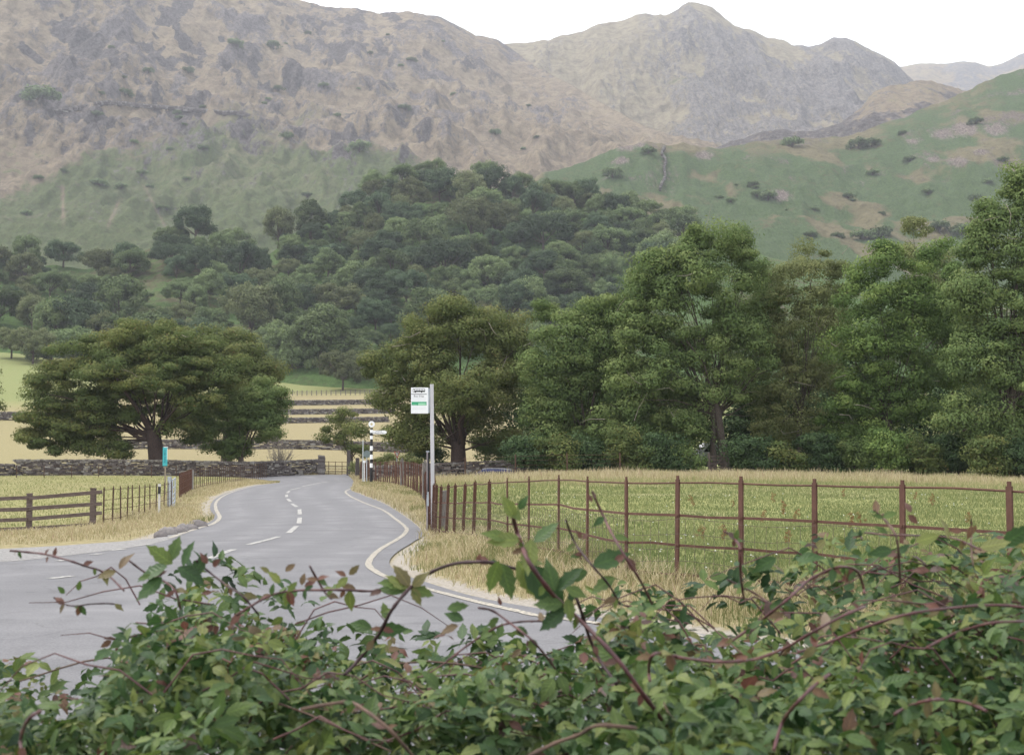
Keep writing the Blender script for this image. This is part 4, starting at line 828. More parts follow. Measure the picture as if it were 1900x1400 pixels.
# dead shrub
base = GD(522, 123); root = empty('dead_shrub', base, 'bare grey twiggy shrub at the right foot of the golden topped tree', 'shrub'); mb = MB(); rr = np.random.default_rng(2)
for i in range(60):
    dx, dz_ = rr.normal(0, .9), rr.uniform(1.2, 3.4); e = base + np.array([dx, rr.normal(0, .6), dz_]); mid = base * .5 + e * .5 + rr.normal(size=3) * .2; mb.tube([base + rr.normal(size=3) * .12, mid, e], [.035, .022, .008], 4, False)
    for _ in range(3): e2 = mid + (e - mid) * rr.uniform(.2, .9) ; mb.tube([e2, e2 + np.array([rr.normal(0, .4), rr.normal(0, .3), rr.uniform(.1, .6)])], [.014, .006], 3, False)
mb.build('branches', pale_bark, root)
# middle oak
near_tree('broad_oak', 'broad dark oak with a thick trunk directly behind the bus stop sign', 852, 108,
  [(850,745,70,34,-3),(880,720,90,40,-3),(845,790,34,16,3),(850,610,110,62),(770,655,78,60),(930,630,76,62),(720,700,55,42),(700,680,34,36),(850,700,130,60),(950,700,55,70),(770,760,66,44),(740,800,50,36),(790,815,46,36),(900,770,60,40),(935,810,48,34),(705,745,26,28),(830,580,60,34),(660,800,20,16)],
  lf_oak, bark_red, 1.35, per=260, lsize=.13, clump=1.15, flat=.6, limbs=40, seed=8, fork=.22, dens=1.35, twigs=40)
near_tree('small_hawthorn', 'small open hawthorn reaching over the wall left of the fingerpost', 655, 128,
  [(628,782,36,20),(610,808,30,18),(645,812,40,26),(672,838,34,22),(650,770,26,16)], lf_oak, bark, .35, per=120, lsize=.14, clump=.85, seed=9, limbs=16, dens=.85, fork=.3)
near_tree('roadside_bush', 'yellow green bush between the fingerpost and the give way sign', 715, 118, [(712,850,24,18),(745,860,30,14),(768,850,22,24),(660,868,18,14)], lf_birch, bark, .2, per=120, lsize=.12, clump=.7, seed=10, limbs=5, cat='bush')
# right line
near_tree('leaning_ash', 'dense round topped tree right next to the broad oak', 1085, 103,
  [(1160,560,60,50),(1130,640,80,70),(1060,850,110,36,3),(1060,620,80,60),(1040,690,95,70),(1110,680,90,80),(1010,760,66,60),(1080,780,95,64),(1130,800,80,60),(1005,820,50,44),(1020,575,40,28,4),(1100,580,50,34)], lf_ash, bark, .8, per=260, lsize=.13, clump=1.15, seed=11, group=G1, limbs=22, dens=1.3, twigs=14)
near_tree('tall_ash', 'tallest pale topped ash in the middle of the tree line', 1335, 100,
  [(1420,560,56,60,3),(1440,640,60,60,4),(1400,720,80,60,3),(1210,490,44,44),(1175,530,46,40,2),(1150,720,60,70,3),(1320,440,92,48),(1265,480,66,50),(1390,480,56,46),(1320,530,120,60),(1220,540,66,60),(1180,600,66,64),(1260,640,100,74),(1360,640,90,84),(1200,700,90,80),(1300,740,90,60),(1180,780,80,60),(1260,800,80,44)],
  lf_ash, bark, .85, per=250, lsize=.14, clump=1.2, seed=12, group=G1, limbs=40, dens=1.2, twigs=60, fork=.3, trunks=[(1322, .2, .55), (1345, -.3, .8)])
near_tree('pale_birch', 'thin yellowish tree between the tallest ash and the bright green tree', 1480, 102,
  [(1455,800,60,44,2),(1530,700,50,60,3),(1545,620,50,60,4),(1560,530,40,60,4),(1420,520,40,60,4),(1500,480,50,40,3),(1545,500,40,34,3),(1560,590,40,60,4),(1480,500,60,40),(1450,560,60,54),(1510,560,50,60),(1460,640,74,64),(1500,700,66,54),(1440,730,60,50),(1500,770,60,40),(1420,790,40,34)], lf_birch, bark, .4, per=150, lsize=.12, clump=1.0, seed=13, group=G1, limbs=36, dens=1.05, twigs=50, fork=.3)
near_tree('bright_tree', 'bright green topped tree second from the right end of the line', 1645, 98,
  [(1755,600,60,70,3),(1770,520,40,50,3),(1740,470,40,40,4),(1560,800,70,50,3),(1740,690,60,60),(1640,470,48,40),(1600,510,50,44),(1690,510,56,44),(1640,560,90,56),(1600,630,80,64),(1690,630,80,64),(1640,710,100,60),(1720,560,50,50),(1580,740,60,56),(1700,770,70,44),(1610,810,70,40)],
  lf_bright, bark, .6, per=250, lsize=.135, clump=1.15, seed=14, group=G1, limbs=30, dens=1.15, twigs=34, fork=.3)
near_tree('slender_pale_tree', 'slender pale feathery tree top poking up behind the bright green tree', 1700, 125, [(1700,420,34,32),(1692,480,44,44),(1745,500,40,50),(1720,580,60,70)], lf_birch, bark, .4, per=130, lsize=.15, clump=1.0, seed=15, limbs=16, dens=1.0)
near_tree('great_dark_tree', 'great dark tree filling the right edge of the photo', 1870, 92,
  [(1890,370,62,66),(1905,325,44,44),(1855,395,44,50),(1810,470,44,50),(1800,560,50,50),(1960,330,80,90),(1840,440,56,60),(1900,480,90,80),(1810,530,50,56),(1850,600,90,80),(1960,600,90,120),(1800,680,66,70),(1880,720,90,80),(1790,780,66,56),(1870,820,80,50),(1960,780,80,90),(1830,400,34,40)],
  lf_ash, bark, .95, per=270, lsize=.135, clump=1.2, seed=16, group=G1, limbs=36, dens=1.3, twigs=14, fork=.25)
# thicket trees filling the line from behind
rr = np.random.default_rng(5)
for i, (px, top) in enumerate([(1000,640),(1090,630),(1170,660),(1260,600),(1400,560),(1540,540),(1600,600),(1760,540),(1960,520),(1480,720),(1690,700),(1860,690),(1580,700),(1392,700)]):
    w_ = 75
    near_tree('thicket_tree', ['dark background tree behind the join of the broad oak and the next tree', 'dark tree behind the dense round topped tree', 'dark tree behind the left flank of the tallest ash', 'dark tree behind the trunk of the tallest ash', 'dark tree filling the gap left of the yellowish tree', 'dark tree filling the gap right of the yellowish tree', 'dark tree behind the left half of the bright green tree', 'dark tree between the bright green tree and the great dark tree', 'dark tree behind the great dark tree at the right edge', 'low dark tree behind the trunk of the yellowish tree', 'low dark tree behind the right half of the bright green tree', 'low dark tree behind the trunk of the great dark tree', 'low dark tree behind the left flank of the bright green tree', 'low dark tree just right of the trunk of the tallest ash'][i], px, 112 + (i % 3) * 3,
      [(px, top + 50, w_ * .8, 50), (px - 20, top + 120, w_, 66), (px + 25, top + 190, w_, 60), (px, 770, w_, 60)] + ([(px, 835, w_, 46)] if px != 1260 else [(px - 30, 835, w_ * .7, 46)]), [lf_dark, lf_dark, lf_ash][i % 3], bark, .45, per=150, lsize=.2, clump=1.7, seed=30 + i, group='darker trees behind the tree line', limbs=10, dens=1.2)
# undergrowth bushes
UB = [(800,845,34,22,0),(915,838,40,28,2),(975,842,44,32,0),(1035,838,50,36,1),(1100,845,48,34,0),(1165,835,55,42,1),(1232,838,48,40,0),(1283,850,28,30,2),(1395,838,50,36,0),(1455,848,46,30,1),(1520,838,50,38,0),(1585,848,44,34,2),(1650,835,46,44,3),(1715,845,50,42,1),(1775,840,50,46,0),(1840,845,55,44,1),(1905,850,55,46,0),(1975,855,60,50,1)]
UL = ['left of the broad oak trunk, behind the bus stop pole', 'right of the broad oak trunk, above the blue car', 'at the left end of the undergrowth, under the broad oak','under the left part of the dense round topped tree','under the right part of the dense round topped tree','left of the tallest ash','under the left boughs of the tallest ash','just left of the timber gate','just right of the timber gate','under the left side of the yellowish tree','under the right side of the yellowish tree','left of the brighter leafy bush','under the bright green tree, brighter than its neighbours','right of the brighter leafy bush','left of the great dark tree','under the great dark tree','at the right edge under the great dark tree','beyond the right edge of the field']
for i, (px, row, rx, ry, k_) in enumerate(UB):
    near_tree('undergrowth_bush', 'dense leafy bush ' + UL[i], px, 110 if i < 2 else 96 - (i > 11) * 3 - (i > 14) * 3, [(px, row, rx, ry), (px + 12, row + 22, rx * .85, ry * .7), (px - 15, row - 14, rx * .7, ry * .8)], [lf_dark, lf_syc, lf_ash, lf_bright][k_], bark, .18, per=170, lsize=.125, clump=.9, seed=60 + i, group='bushes along the foot of the tree line', limbs=6, cat='bush', dens=1.25)

# ------------------------------------------------------------------ far trees: a few shapes, copied
FARM = [leafmat('far_leaf_mid', (.052, .080, .036), (.105, .148, .062), (.165, .205, .090), .2, .38), leafmat('far_leaf_olive', (.060, .078, .036), (.118, .138, .062), (.175, .19, .09), .2, .32),
        leafmat('far_leaf_dark', (.030, .054, .032), (.062, .096, .050), (.100, .138, .070), .2, .34), leafmat('far_leaf_pale', (.075, .108, .048), (.135, .182, .076), (.19, .235, .105), .2, .28)]
def far_mesh(name, seed, leaf, h=11., wr=5.6, n=64, per=190, ls=.27):
    r = np.random.default_rng(seed); v = r.normal(size=(n, 3)); v /= np.linalg.norm(v, axis=1)[:, None]; v[:, 2] = np.where(v[:, 2] < -.5, -v[:, 2], v[:, 2])
    prof = 1 + .2 * np.sin(np.arctan2(v[:, 1], v[:, 0]) * 2 + seed); C_ = v * np.array([wr, wr, h * .42]) * (r.uniform(.62, .95, n) * prof)[:, None] + np.array([0, 0, h * .50])
    q_ = r.uniform(1.2, 2.1, n); q, rn_ = leafquads(C_, np.stack([q_, q_, q_ * .8], 1), per, ls, r, .3, .6, 1.0, .4)
    low = (r.random(len(q)) < .04); 
    mb = MB(); mb.tube([(0, 0, -1.5), (.1, 0, h * .3), (0, .1, h * .6)], [.4, .3, .15], 6)
    for _ in range(6): e = C_[r.integers(n)]; mb.tube([(.1, 0, h * .25), tuple(e * .5 + np.array([0, 0, h * .15])), tuple(e)], [.2, .12, .04], 4, False)
    tv = np.array(mb.v); tf = [f for f in mb.f if len(f) == 4]; nq = len(q)
    V = np.concatenate([q.reshape(-1, 3), tv]); Fc = np.concatenate([np.arange(nq * 4).reshape(-1, 4), np.array(tf) + nq * 4])
    return npmesh(name, V, Fc, 4, [leaf, bark], np.r_[rn_, np.full(len(tf), .5)], midx=np.r_[np.zeros(nq), np.ones(len(tf))])
FT = []
for k_ in range(4):
    for v_ in range(2): FT.append((k_, far_mesh('woodland_tree', 100 + k_ * 7 + v_, FARM[k_], [12.5, 14][v_], [7.4, 6.0][v_])))
FL = ['mid green', 'olive', 'dark', 'pale green']
cand = []
rr = np.random.default_rng(77)
pxa, xgK, DK, ZK, RGK = HILLS['wooded_slope']
row_ = 712.0
while row_ > 300:
    stp = 30 - 14 * (712 - row_) / 400
    px_ = -60 + rr.uniform(0, 30)
    while px_ < 1560:
        p_, r_ = px_ + rr.uniform(-14, 14), row_ + rr.uniform(-9, 9)
        topr = itp(p_, WTOP)
        if r_ > topr + 1 and not (p_ < 240 and r_ > 618 and p_ < 90) and not (p_ > 1280 and r_ < 560):
            gap = vnoise(p_ / 70., r_ / 30., 91)
            if not ((gap > .615 and 60 < p_ < 580 and r_ < 650) or (gap > .8 and rr.random() < .5) or (p_ < 620 and r_ > 700)):
                cand.append((p_, r_))
        px_ += 46 - 12 * (712 - row_) / 400
    row_ -= stp
# trees that stand behind others of the near line are never seen: leave them out
def hidden(p, r):
    return (p > 1010 and r > 620) or (p > 1160 and r > 520) or (700 < p < 1000 and r > 660) or (p > 1260 and r > 440 and p < 1420) or (70 < p < 500 and r > 690) or (1420 < p and r > 520)
cand = [c for c in cand if not hidden(*c)]
items = []
for p_, r_ in cand:
    if r_ > itp(p_, BBASE) - 6: w3 = GP(p_, r_)
    else: w3 = hill_at('wooded_slope', p_, r_)
    items.append((w3, rr.choice([.7, .85, 1.0, 1.15, 1.45], p=[.2, .25, .25, .18, .12]) * rr.uniform(.93, 1.07) * (.95 if r_ < 640 else 1.1), p_, r_))
items.sort(key=lambda t_: -t_[1] / t_[0][1])
ind, rest = items[:290], items[290:]
for w3, s_, p_, r_ in ind:
    n_ = fbm(p_ / 90, r_ / 50, 2, 15); k_ = int(rr.choice([0, 1, 2, 3], p=[.34, .2, .28, .18])) if n_ < .6 else int(rr.choice([0, 1, 2], p=[.3, .2, .5]))
    if r_ > 640 and p_ > 480: k_ = 3 if rr.random() < .5 else 0
    vi = k_ * 2 + int(rr.random() < .4); o = link('woodland_tree', FT[vi][1]); o.location = tuple(float(v) for v in w3 + np.array([0, 0, -.6])); o.rotation_euler = (0, 0, rr.uniform(0, 6.28)); o.scale = (s_, s_, s_ * rr.uniform(.85, 1.15))
    zone = 'on the left part of the hillside' if p_ < 480 else ('in the middle of the hillside wood' if p_ < 900 else 'in the right part of the hillside wood')
    hz = 'upper' if r_ < 500 else 'lower'
    tag(o, '%s rounded tree %s, in its %s half' % (FL[k_], zone, hz), 'tree', 'trees of the hillside wood, %s, %s, %s' % (FL[k_], zone, hz))
if rest:
    qs, rs_ = [], []
    for w3, s_, p_, r_ in rest:
        r = np.random.default_rng(int(abs(p_ * 13 + r_))); v = r.normal(size=(26, 3)); v /= np.linalg.norm(v, axis=1)[:, None]; v[:, 2] = np.abs(v[:, 2]) - .3
        C_ = w3 + np.array([0, 0, 5.]) * s_ + v * np.array([4.6, 4.6, 4.]) * s_ * r.uniform(.6, .95, 26)[:, None]; q_ = r.uniform(1.3, 2, 26) * s_; q, b_ = leafquads(C_, np.stack([q_, q_, q_ * .75], 1), 60, .42, r); qs.append(q); rs_.append(b_)
    o = link('distant_wood', quadmesh('distant_wood', np.concatenate(qs), np.concatenate(rs_), FARM[2])); tag(o, 'upper edge of the wood where the trees read as one mass', 'wood', kind='stuff')
# lone trees on the pasture edge
for px, row, s_, k_, lab in [(540,690,.95,3,'lone pale rounded tree at the left of the pasture edge, above the terraced walls'),(636,712,1.0,3,'lone grey green tree at the right of the pasture edge, above the terraced walls')]:
    o = link('lone_tree', FT[k_ * 2][1] if px < 600 else FT[2][1]); w3 = GP(px, row + 12); o.location = tuple(w3); o.scale = (s_,) * 3; tag(o, lab, 'tree')
for px, row, s_, lab in [(60,650,.9,'grey green tree standing behind the left shoulder of the great spreading tree'),(20,640,.8,'dark tree at the left edge above the green pasture')]:
    o = link('hillside_tree', FT[2][1]); w3 = GP(px, row + 25); o.location = tuple(w3); o.scale = (s_,) * 3; tag(o, lab, 'tree')
# shrubs dotted on the fells
SH = [('scree_fellside', 62,192,2.6,'round dark bush alone high on the left fell near the photo edge'),('scree_fellside',222,178,1.3,''),('scree_fellside',320,212,.8,''),('scree_fellside',178,345,1.2,''),('scree_fellside',218,350,.9,''),('scree_fellside',256,325,.9,''),('scree_fellside',110,320,.7,''),('scree_fellside',664,282,1.7,''),('scree_fellside',528,258,1.2,''),('scree_fellside',430,88,1.5,''),('scree_fellside',500,92,1.5,''),('scree_fellside',340,136,1.2,''),('scree_fellside',265,135,1.0,''),('scree_fellside',512,170,1.1,''),('scree_fellside',595,162,.9,''),('scree_fellside',762,114,.9,''),('scree_fellside',750,205,1.1,''),('scree_fellside',918,250,1.1,''),('scree_fellside',568,366,.9,''),('scree_fellside',42,400,.9,''),('scree_fellside',370,278,.9,''),('scree_fellside',305,390,.8,''),('scree_fellside',240,265,.7,''),('scree_fellside',168,217,1.0,''),('scree_fellside',325,222,.8,''),
 ('bracken_fell',1138,330,1.5,''),('bracken_fell',1205,285,1.0,''),('bracken_fell',1475,272,1.4,''),('bracken_fell',1600,275,1.5,''),('bracken_fell',1625,272,1.2,''),('bracken_fell',1730,360,.9,''),('bracken_fell',1400,345,.8,''),('bracken_fell',1815,370,.9,''),('bracken_fell',1695,300,.9,''),('bracken_fell',1625,325,.9,''),('bracken_fell',1360,375,.8,''),('bracken_fell',1430,372,1.3,''),('bracken_fell',1410,365,1.0,''),('bracken_fell',1580,368,.9,''),('bracken_fell',1510,440,.9,''),('bracken_fell',1640,440,1.5,''),('bracken_fell',1610,445,1.5,''),('bracken_fell',1750,430,1.5,''),('bracken_fell',1790,435,1.5,''),('bracken_fell',1560,440,.8,''),('bracken_fell',1840,340,.8,''),('bracken_fell',1870,300,.8,''),('bracken_fell',1820,230,1.0,'')]
rs5 = np.random.default_rng(55)
for _ in range(30):
    a_, b_ = rs5.uniform(0, 1000), rs5.uniform(60, 430)
    if b_ < itp(a_, WTOP) - 30 and b_ > itp(a_, RG_L) + 25: SH.append(('scree_fellside', a_, b_, rs5.uniform(.35, .75), ''))
for _ in range(16):
    a_, b_ = rs5.uniform(1100, 1880), rs5.uniform(200, 440)
    if b_ > itp(a_, RG_R) + 12: SH.append(('bracken_fell', a_, b_, rs5.uniform(.35, .7), ''))
FS = far_mesh('fell_bush', 200, FARM[0], 4.6, 4.0, 16, 80, .38)
for hn, px, row, s_, lab in SH:
    w3 = hill_at(hn, px, row); o = link('fell_bush', FS); o.location = tuple(float(v) for v in w3 + np.array([0, 0, -1.2])); k_ = s_ * (w3[1] / 900.) ** .5 * 1.25; o.scale = (k_, k_, k_ * .9); o.rotation_euler = (0, 0, px)
    tag(o, lab or ('small dark bush dotted on the steep left fell' if hn[0] == 's' else 'dark bush dotted on the green fell at the right'), 'bush', 'bushes dotted on the left fell' if hn[0] == 's' else 'bushes dotted on the right fell')
# ------------------------------------------------------------------ grasses
def blades(x, y, z, h, wd, bend, rnd, r, seg=2):
    n = len(x); th = r.uniform(0, 2 * math.pi, n); bx, by = np.cos(th), np.sin(th); b = bend * r.uniform(.2, 1, n) * h
    ph = r.uniform(0, 2 * math.pi, n); wx, wy = np.cos(ph) * wd / 2, np.sin(ph) * wd / 2
    p0 = np.stack([x, y, z - .02], -1); pm = np.stack([x + bx * b * .3, y + by * b * .3, z + h * .55], -1); pt = np.stack([x + bx * b, y + by * b, z + h], -1)
    wv = np.stack([wx, wy, 0 * wx], -1); q1 = np.stack([p0 - wv, p0 + wv, pm + wv * .8, pm - wv * .8], 1); q2 = np.stack([pm - wv * .8, pm + wv * .8, pt + wv * .25, pt - wv * .25], 1)
    return np.concatenate([q1, q2]), np.r_[rnd, rnd]
def gfilter(x, y, f): m_ = f(x, y); return x[m_], y[m_]
def side_at(y):
    k_ = np.argsort(fr_line[:, 1]); return np.interp(y, fr_line[k_, 1], fr_line[k_, 0])
def roadside(x, y, side='R'): return edgedist(x, y, Rc if side == 'R' else Lc)
straw_g = grassmat('straw_grass', [(0, (.13, .15, .055)), (.25, (.26, .235, .115)), (.6, (.40, .34, .20)), (.9, (.56, .49, .33)), (1, (.30, .20, .15))])
mixed_g = grassmat('mixed_grass', [(0, (.10, .135, .05)), (.4, (.185, .215, .085)), (.7, (.285, .285, .13)), (1, (.45, .39, .23))])
r = np.random.default_rng(12)
gz_ = lambda x, y: G(x, y) + .05
# right verge, between the lane and the iron fence
n = 120000; y = 9.5 + 92 * r.random(n) ** 1.9; x = side_at(y) + r.uniform(-4.6, .5, n) * (1 + y / 90)
k_ = ~inpoly(x, y, poly); x, y = x[k_], y[k_]; dd = roadside(x, y); k_ = (dd < 6) & (r.random(len(x)) < sm(.05, .6, dd)); x, y, dd = x[k_], y[k_], dd[k_]
tl_ = vnoise(x / .5, y / .5, 3); h = (.09 + .21 * sm(.1, 1.3, dd)) * (.45 + .9 * tl_) * r.uniform(.5, 1.2, len(x)) * (.82 - .45 * sm(34, 60, y)); gs_ = vnoise(x / 1.1, y / 1.1, 8)
q, rn_ = blades(x, y, gz_(x, y), h, .006 + y * .00022, .9, np.clip(r.uniform(.1, 1, len(x)) - .45 * (gs_ > .6) , 0, 1), r)
tag(link('verge_grass', quadmesh('verge_grass', q, rn_, straw_g)), 'dry straw coloured long grass on the verge below the rusty fence', 'grass', kind='stuff')
# left verge
n = 90000; y = 30 + 92 * r.random(n); x = np.interp(y, [30,43,58,70,82,100,118], [X(p, d) for p, d in [(200,30),(190,43),(325,58),(338,70),(362,82),(425,100),(492,118)]]) + r.uniform(-1.2, 9.5, n)
k_ = ~inpoly(x, y, poly); x, y = x[k_], y[k_]; dd = roadside(x, y, 'L'); k_ = (r.random(len(x)) < sm(.05, .9, dd)); x, y, dd = x[k_], y[k_], dd[k_]
x2 = r.uniform(-30, -9.5, 34000); y2 = r.uniform(29, 44.5, 34000); k_ = ~inpoly(x2, y2, poly) & (roadside(x2, y2, 'L') > .5 * r.random(34000)); x2, y2 = x2[k_], y2[k_]
x, y = np.r_[x, x2], np.r_[y, y2]; dd = np.r_[dd, roadside(x2, y2, 'L') * .35]
tl_ = vnoise(x / .8, y / .8, 4); h = (.10 + .32 * sm(.2, 2.2, dd)) * (.4 + .9 * tl_) * r.uniform(.5, 1.2, len(x)) * (1 - .5 * sm(50, 75, y)) * np.where(y < 45, .42, .75)
q, rn_ = blades(x, y, gz_(x, y), h, .008 + y * .0002, .8, r.uniform(.15, 1, len(x)), r)
tag(link('verge_grass', quadmesh('verge_grass', q, rn_, straw_g)), 'dry straw coloured grass on the left verge before the fences', 'grass', kind='stuff')
# right field
n = 210000; y = 10.5 + 84 * r.random(n) ** 1.5; x = side_at(y) + .15 + r.random(n) * (y * .42 + 3 - side_at(y)); k_ = x < y * .40 + 2; x, y = x[k_], y[k_]
far_ = sm(60, 84, y + 20 * (fbm(x / 6, y / 6, 3, 3) - .5)); cl = vnoise(x / 1.4, y / 2.2, 6); nearf = np.exp(-np.abs(x - side_at(y)) / .5)
h = (.05 + .07 * cl + .20 * far_ * (.4 + cl) + .16 * nearf) * r.uniform(.5, 1.3, len(x)); cc = np.clip(r.uniform(0, .62, len(x)) + .25 * (cl - .5) + .55 * far_ + .2 * nearf, 0, 1)
q, rn_ = blades(x, y, gz_(x, y), h, .007 + y * .00028, .7, cc, r)
tag(link('meadow_grass', quadmesh('meadow_grass', q, rn_, mixed_g)), 'green and golden meadow grass of the right field', 'grass', kind='stuff')
# tall seed heads at the far edge of the right field
n = 26000; x = r.uniform(-9, 42, n); y = r.uniform(78, 95, n); k_ = (x > side_at(y)) & (y < 95 - x * .12); x, y = x[k_], y[k_]
q, rn_ = blades(x, y, gz_(x, y), r.uniform(.15, .48, len(x)) * (.5 + vnoise(x / 2, y / 2, 9)), .03, .35, r.uniform(.35, 1, len(x)), r)
tag(link('seeding_grass', quadmesh('seeding_grass', q, rn_, straw_g)), 'tall straw coloured seeding grass along the far edge of the right field', 'grass', kind='stuff')
# left field grass
n = 50000; x = r.uniform(-52, -14, n); y = r.uniform(44.5, 113, n); k_ = x < np.interp(y, [43, 58, 70, 82, 118], [X(197, 43), X(322, 58), X(335, 70), X(360, 82), X(494, 118)]) - .1; x, y = x[k_], y[k_]
q, rn_ = blades(x, y, gz_(x, y), r.uniform(.04, .12, len(x)), .03, .6, r.uniform(.35, .85, len(x)), r)
tag(link('pasture_grass', quadmesh('pasture_grass', q, rn_, mixed_g)), 'short yellow green grass of the left field', 'grass', kind='stuff')
# clover heads
n = 520; y = 11 + 62 * r.random(n) ** 1.4; x = side_at(y) + .3 + r.random(n) * (y * .40 + 2 - side_at(y)); k_ = vnoise(x / 2.2, y / 3.5, 12) > .5; x, y = x[k_], y[k_]; z = gz_(x, y) + .10
s_ = .010 + .0003 * y; vs = np.stack([np.stack([x - s_, y, z], -1), np.stack([x, y - s_, z + s_ * .3], -1), np.stack([x + s_, y, z], -1), np.stack([x, y + s_, z + s_ * 1.2], -1)], 1)
tag(link('clover_flowers', quadmesh('clover_flowers', vs, r.random(len(x)), plain('petal_white', (.5, .51, .44)))), 'tiny white flower heads sprinkled through the right field', 'flowers', kind='stuff')
# docks
dock_m = leafmat('dock_rust', (.10, .05, .025), (.20, .095, .045), (.26, .14, .06), .1)
dmeshes = []
for v_ in range(3):
    rq = np.random.default_rng(300 + v_); C_ = np.stack([rq.normal(0, .06, 9), rq.normal(0, .06, 9), np.linspace(.12, .62, 9)], -1); q, rn_ = leafquads(C_, np.full((9, 3), .07) * [1, 1, 1.2], 26, .022, rq); dmeshes.append(quadmesh('dock_plant', q, rn_, dock_m))
for i in range(16):
    px, d = r.uniform(1000, 1900), 18 + 45 * r.random(); c = GD(px, d); 
    if i < 5: c = GD([1575, 1590, 1472, 1340, 1460][i], [34, 36, 37, 27, 25][i])
    if c[0] < side_at(c[1]) + .6: continue
    o = link('dock_plant', dmeshes[i % 3]); o.location = tuple(c); s_ = r.uniform(.45, .8); o.scale = (s_ * 1.2, s_ * 1.2, s_); o.rotation_euler = (0, 0, r.uniform(0, 6)); tag(o, 'rust brown dock stalk gone to seed standing in the right field', 'dock plant', 'dock plants scattered over the right field')

# ------------------------------------------------------------------ the creeper covered hedge in front of the camera
HT = [(-800,1262),(-200,1262),(0,1258),(100,1262),(170,1248),(205,1200),(218,1095),(250,1060),(330,1045),(420,1068),(480,1092),(540,1125),(600,1160),(640,1195),(700,1222),(760,1215),(850,1205),(930,1215),(1000,1205),(1060,1180),(1110,1140),(1150,1105),(1200,1095),(1300,1090),(1380,1075),(1450,1055),(1550,1038),(1650,1015),(1750,1005),(1900,1010),(2100,1010),(2800,1010)]
HD0, HD1 = 1.25, 2.65
def hedge_surface(px, f):
    """f 0 (nearest the camera) to 1 (crest)"""
    d = HD0 + (HD1 - HD0) * f; rc = itp(px, HT); row = 1600 + (rc - 1600) * (f ** .8)
    return P(px, row, d), d, row
stem_m = plain('red_stem', (.095, .036, .036), (.055, .024, .026), 30, .5, 0, 0, None, (.16, .075, .06)); dark_stem = plain('dark_stem', (.045, .022, .024), (.03, .015, .017), 30, .6); wood_stem = plain('old_vine_stem', (.12, .075, .055), (.07, .045, .035), 30, .8); dry_m = plain('dead_leaf', (.42, .33, .25), (.28, .20, .14), 25, .8)
m, t, o = nodes('creeper_leaf')
rn0 = attr(t, 'rnd').outputs['Fac']; ln = noise(t, 30, 4)
c = ramp(t, rn0, [(0, (.018, .044, .018)), (.3, (.045, .092, .028)), (.6, (.102, .150, .038)), (.8, (.175, .205, .06)), (.885, (.13, .10, .048)), (.94, (.14, .06, .045)), (1, (.085, .055, .05))])
c = mixc(t, .35, c, ramp(t, ln, [(.35, (.6, .62, .6)), (.65, (1.25, 1.22, 1.15))]), 'MULTIPLY')
sp_ = t.nodes.new('ShaderNodeSeparateColor'); t.links.new(attr(t, 'leafuv').outputs['Color'], sp_.inputs[0])
rib = ramp(t, sp_.outputs[1], [(0, (1.45, 1.42, 1.25)), (.09, (1.3, 1.28, 1.15)), (.16, (.93, .94, .93)), (.85, (1, 1, 1)), (1, (1.12, 1.02, .9))]); c = mixc(t, .8, c, rib, 'MULTIPLY')
wv_ = t.nodes.new('ShaderNodeMath'); wv_.operation = 'MULTIPLY_ADD'; t.links.new(sp_.outputs[0], wv_.inputs[0]); wv_.inputs[1].default_value = 44; wv2 = t.nodes.new('ShaderNodeMath'); wv2.operation = 'MULTIPLY'; t.links.new(sp_.outputs[1], wv2.inputs[0]); wv2.inputs[1].default_value = -9; t.links.new(wv2.outputs[0], wv_.inputs[2])
sn_ = t.nodes.new('ShaderNodeMath'); sn_.operation = 'SINE'; t.links.new(wv_.outputs[0], sn_.inputs[0]); vein = ramp(t, sn_.outputs[0], [(.0, (.94, .95, .94)), (.8, (1, 1, 1)), (1, (1.25, 1.22, 1.1))]); c = mixc(t, .6, c, vein, 'MULTIPLY')
fin(t, o, c, .5, 0, (sn_.outputs[0], .25, .001), .3, .32); hedge_leaf = m
def leaflet_template(v):
    """a pointed toothed leaflet along +x, length 1, folded and curved; returns verts, tris/quads as quads"""
    rq = random.Random(v); hw = [(0, .02), (.10, .12), (.28, .23), (.42, .21), (.49, .26), (.64, .15), (.72, .17), (.86, .06), (1, .0)]
    if v % 3 == 1: hw = [(0, .02), (.10, .12), (.28, .21), (.42, .23), (.55, .19), (.70, .12), (.84, .06), (.93, .025), (1, .0)]
    curl = [.16, .30, .08, .22, .38, -.06][v % 6]; fold = [.22, .12, .30, .18, .26, .1][v % 6]; tw = [.2, -.3, .1, .35, -.1, 0][v % 6]
    vs = []
    for x, h_ in hw:
        z = -curl * x * x; a = tw * x
        for s_ in (-1, 0, 1):
            yy = s_ * h_ ; zz = z + fold * abs(s_) * h_ * (1 + .3 * math.sin(x * 14)); vs.append((x * (1 - .25 * abs(curl) * x), yy * math.cos(a) - 0 * zz, zz + yy * math.sin(a)))
    fs = []
    for i in range(len(hw) - 1):
        for s_ in (0, 1): a = i * 3 + s_; fs.append((a, a + 3, a + 4, a + 1))
    return np.array(vs), np.array(fs)
LT = [leaflet_template(v) for v in range(6)]; LF_ = LT[0][1]
def leafuv(me_):
    k_ = len(me_.vertices) // 27; u_ = np.repeat(np.array([0, .1, .28, .42, .5, .65, .74, .88, 1.]), 3); v_ = np.tile([1., 0, 1.], 9); a_ = me_.attributes.new('leafuv', 'FLOAT_COLOR', 'POINT')
    a_.data.foreach_set('color', np.tile(np.stack([u_, v_, 0 * u_, 0 * u_ + 1], -1), (k_, 1)).astype(np.float32).ravel()); return me_
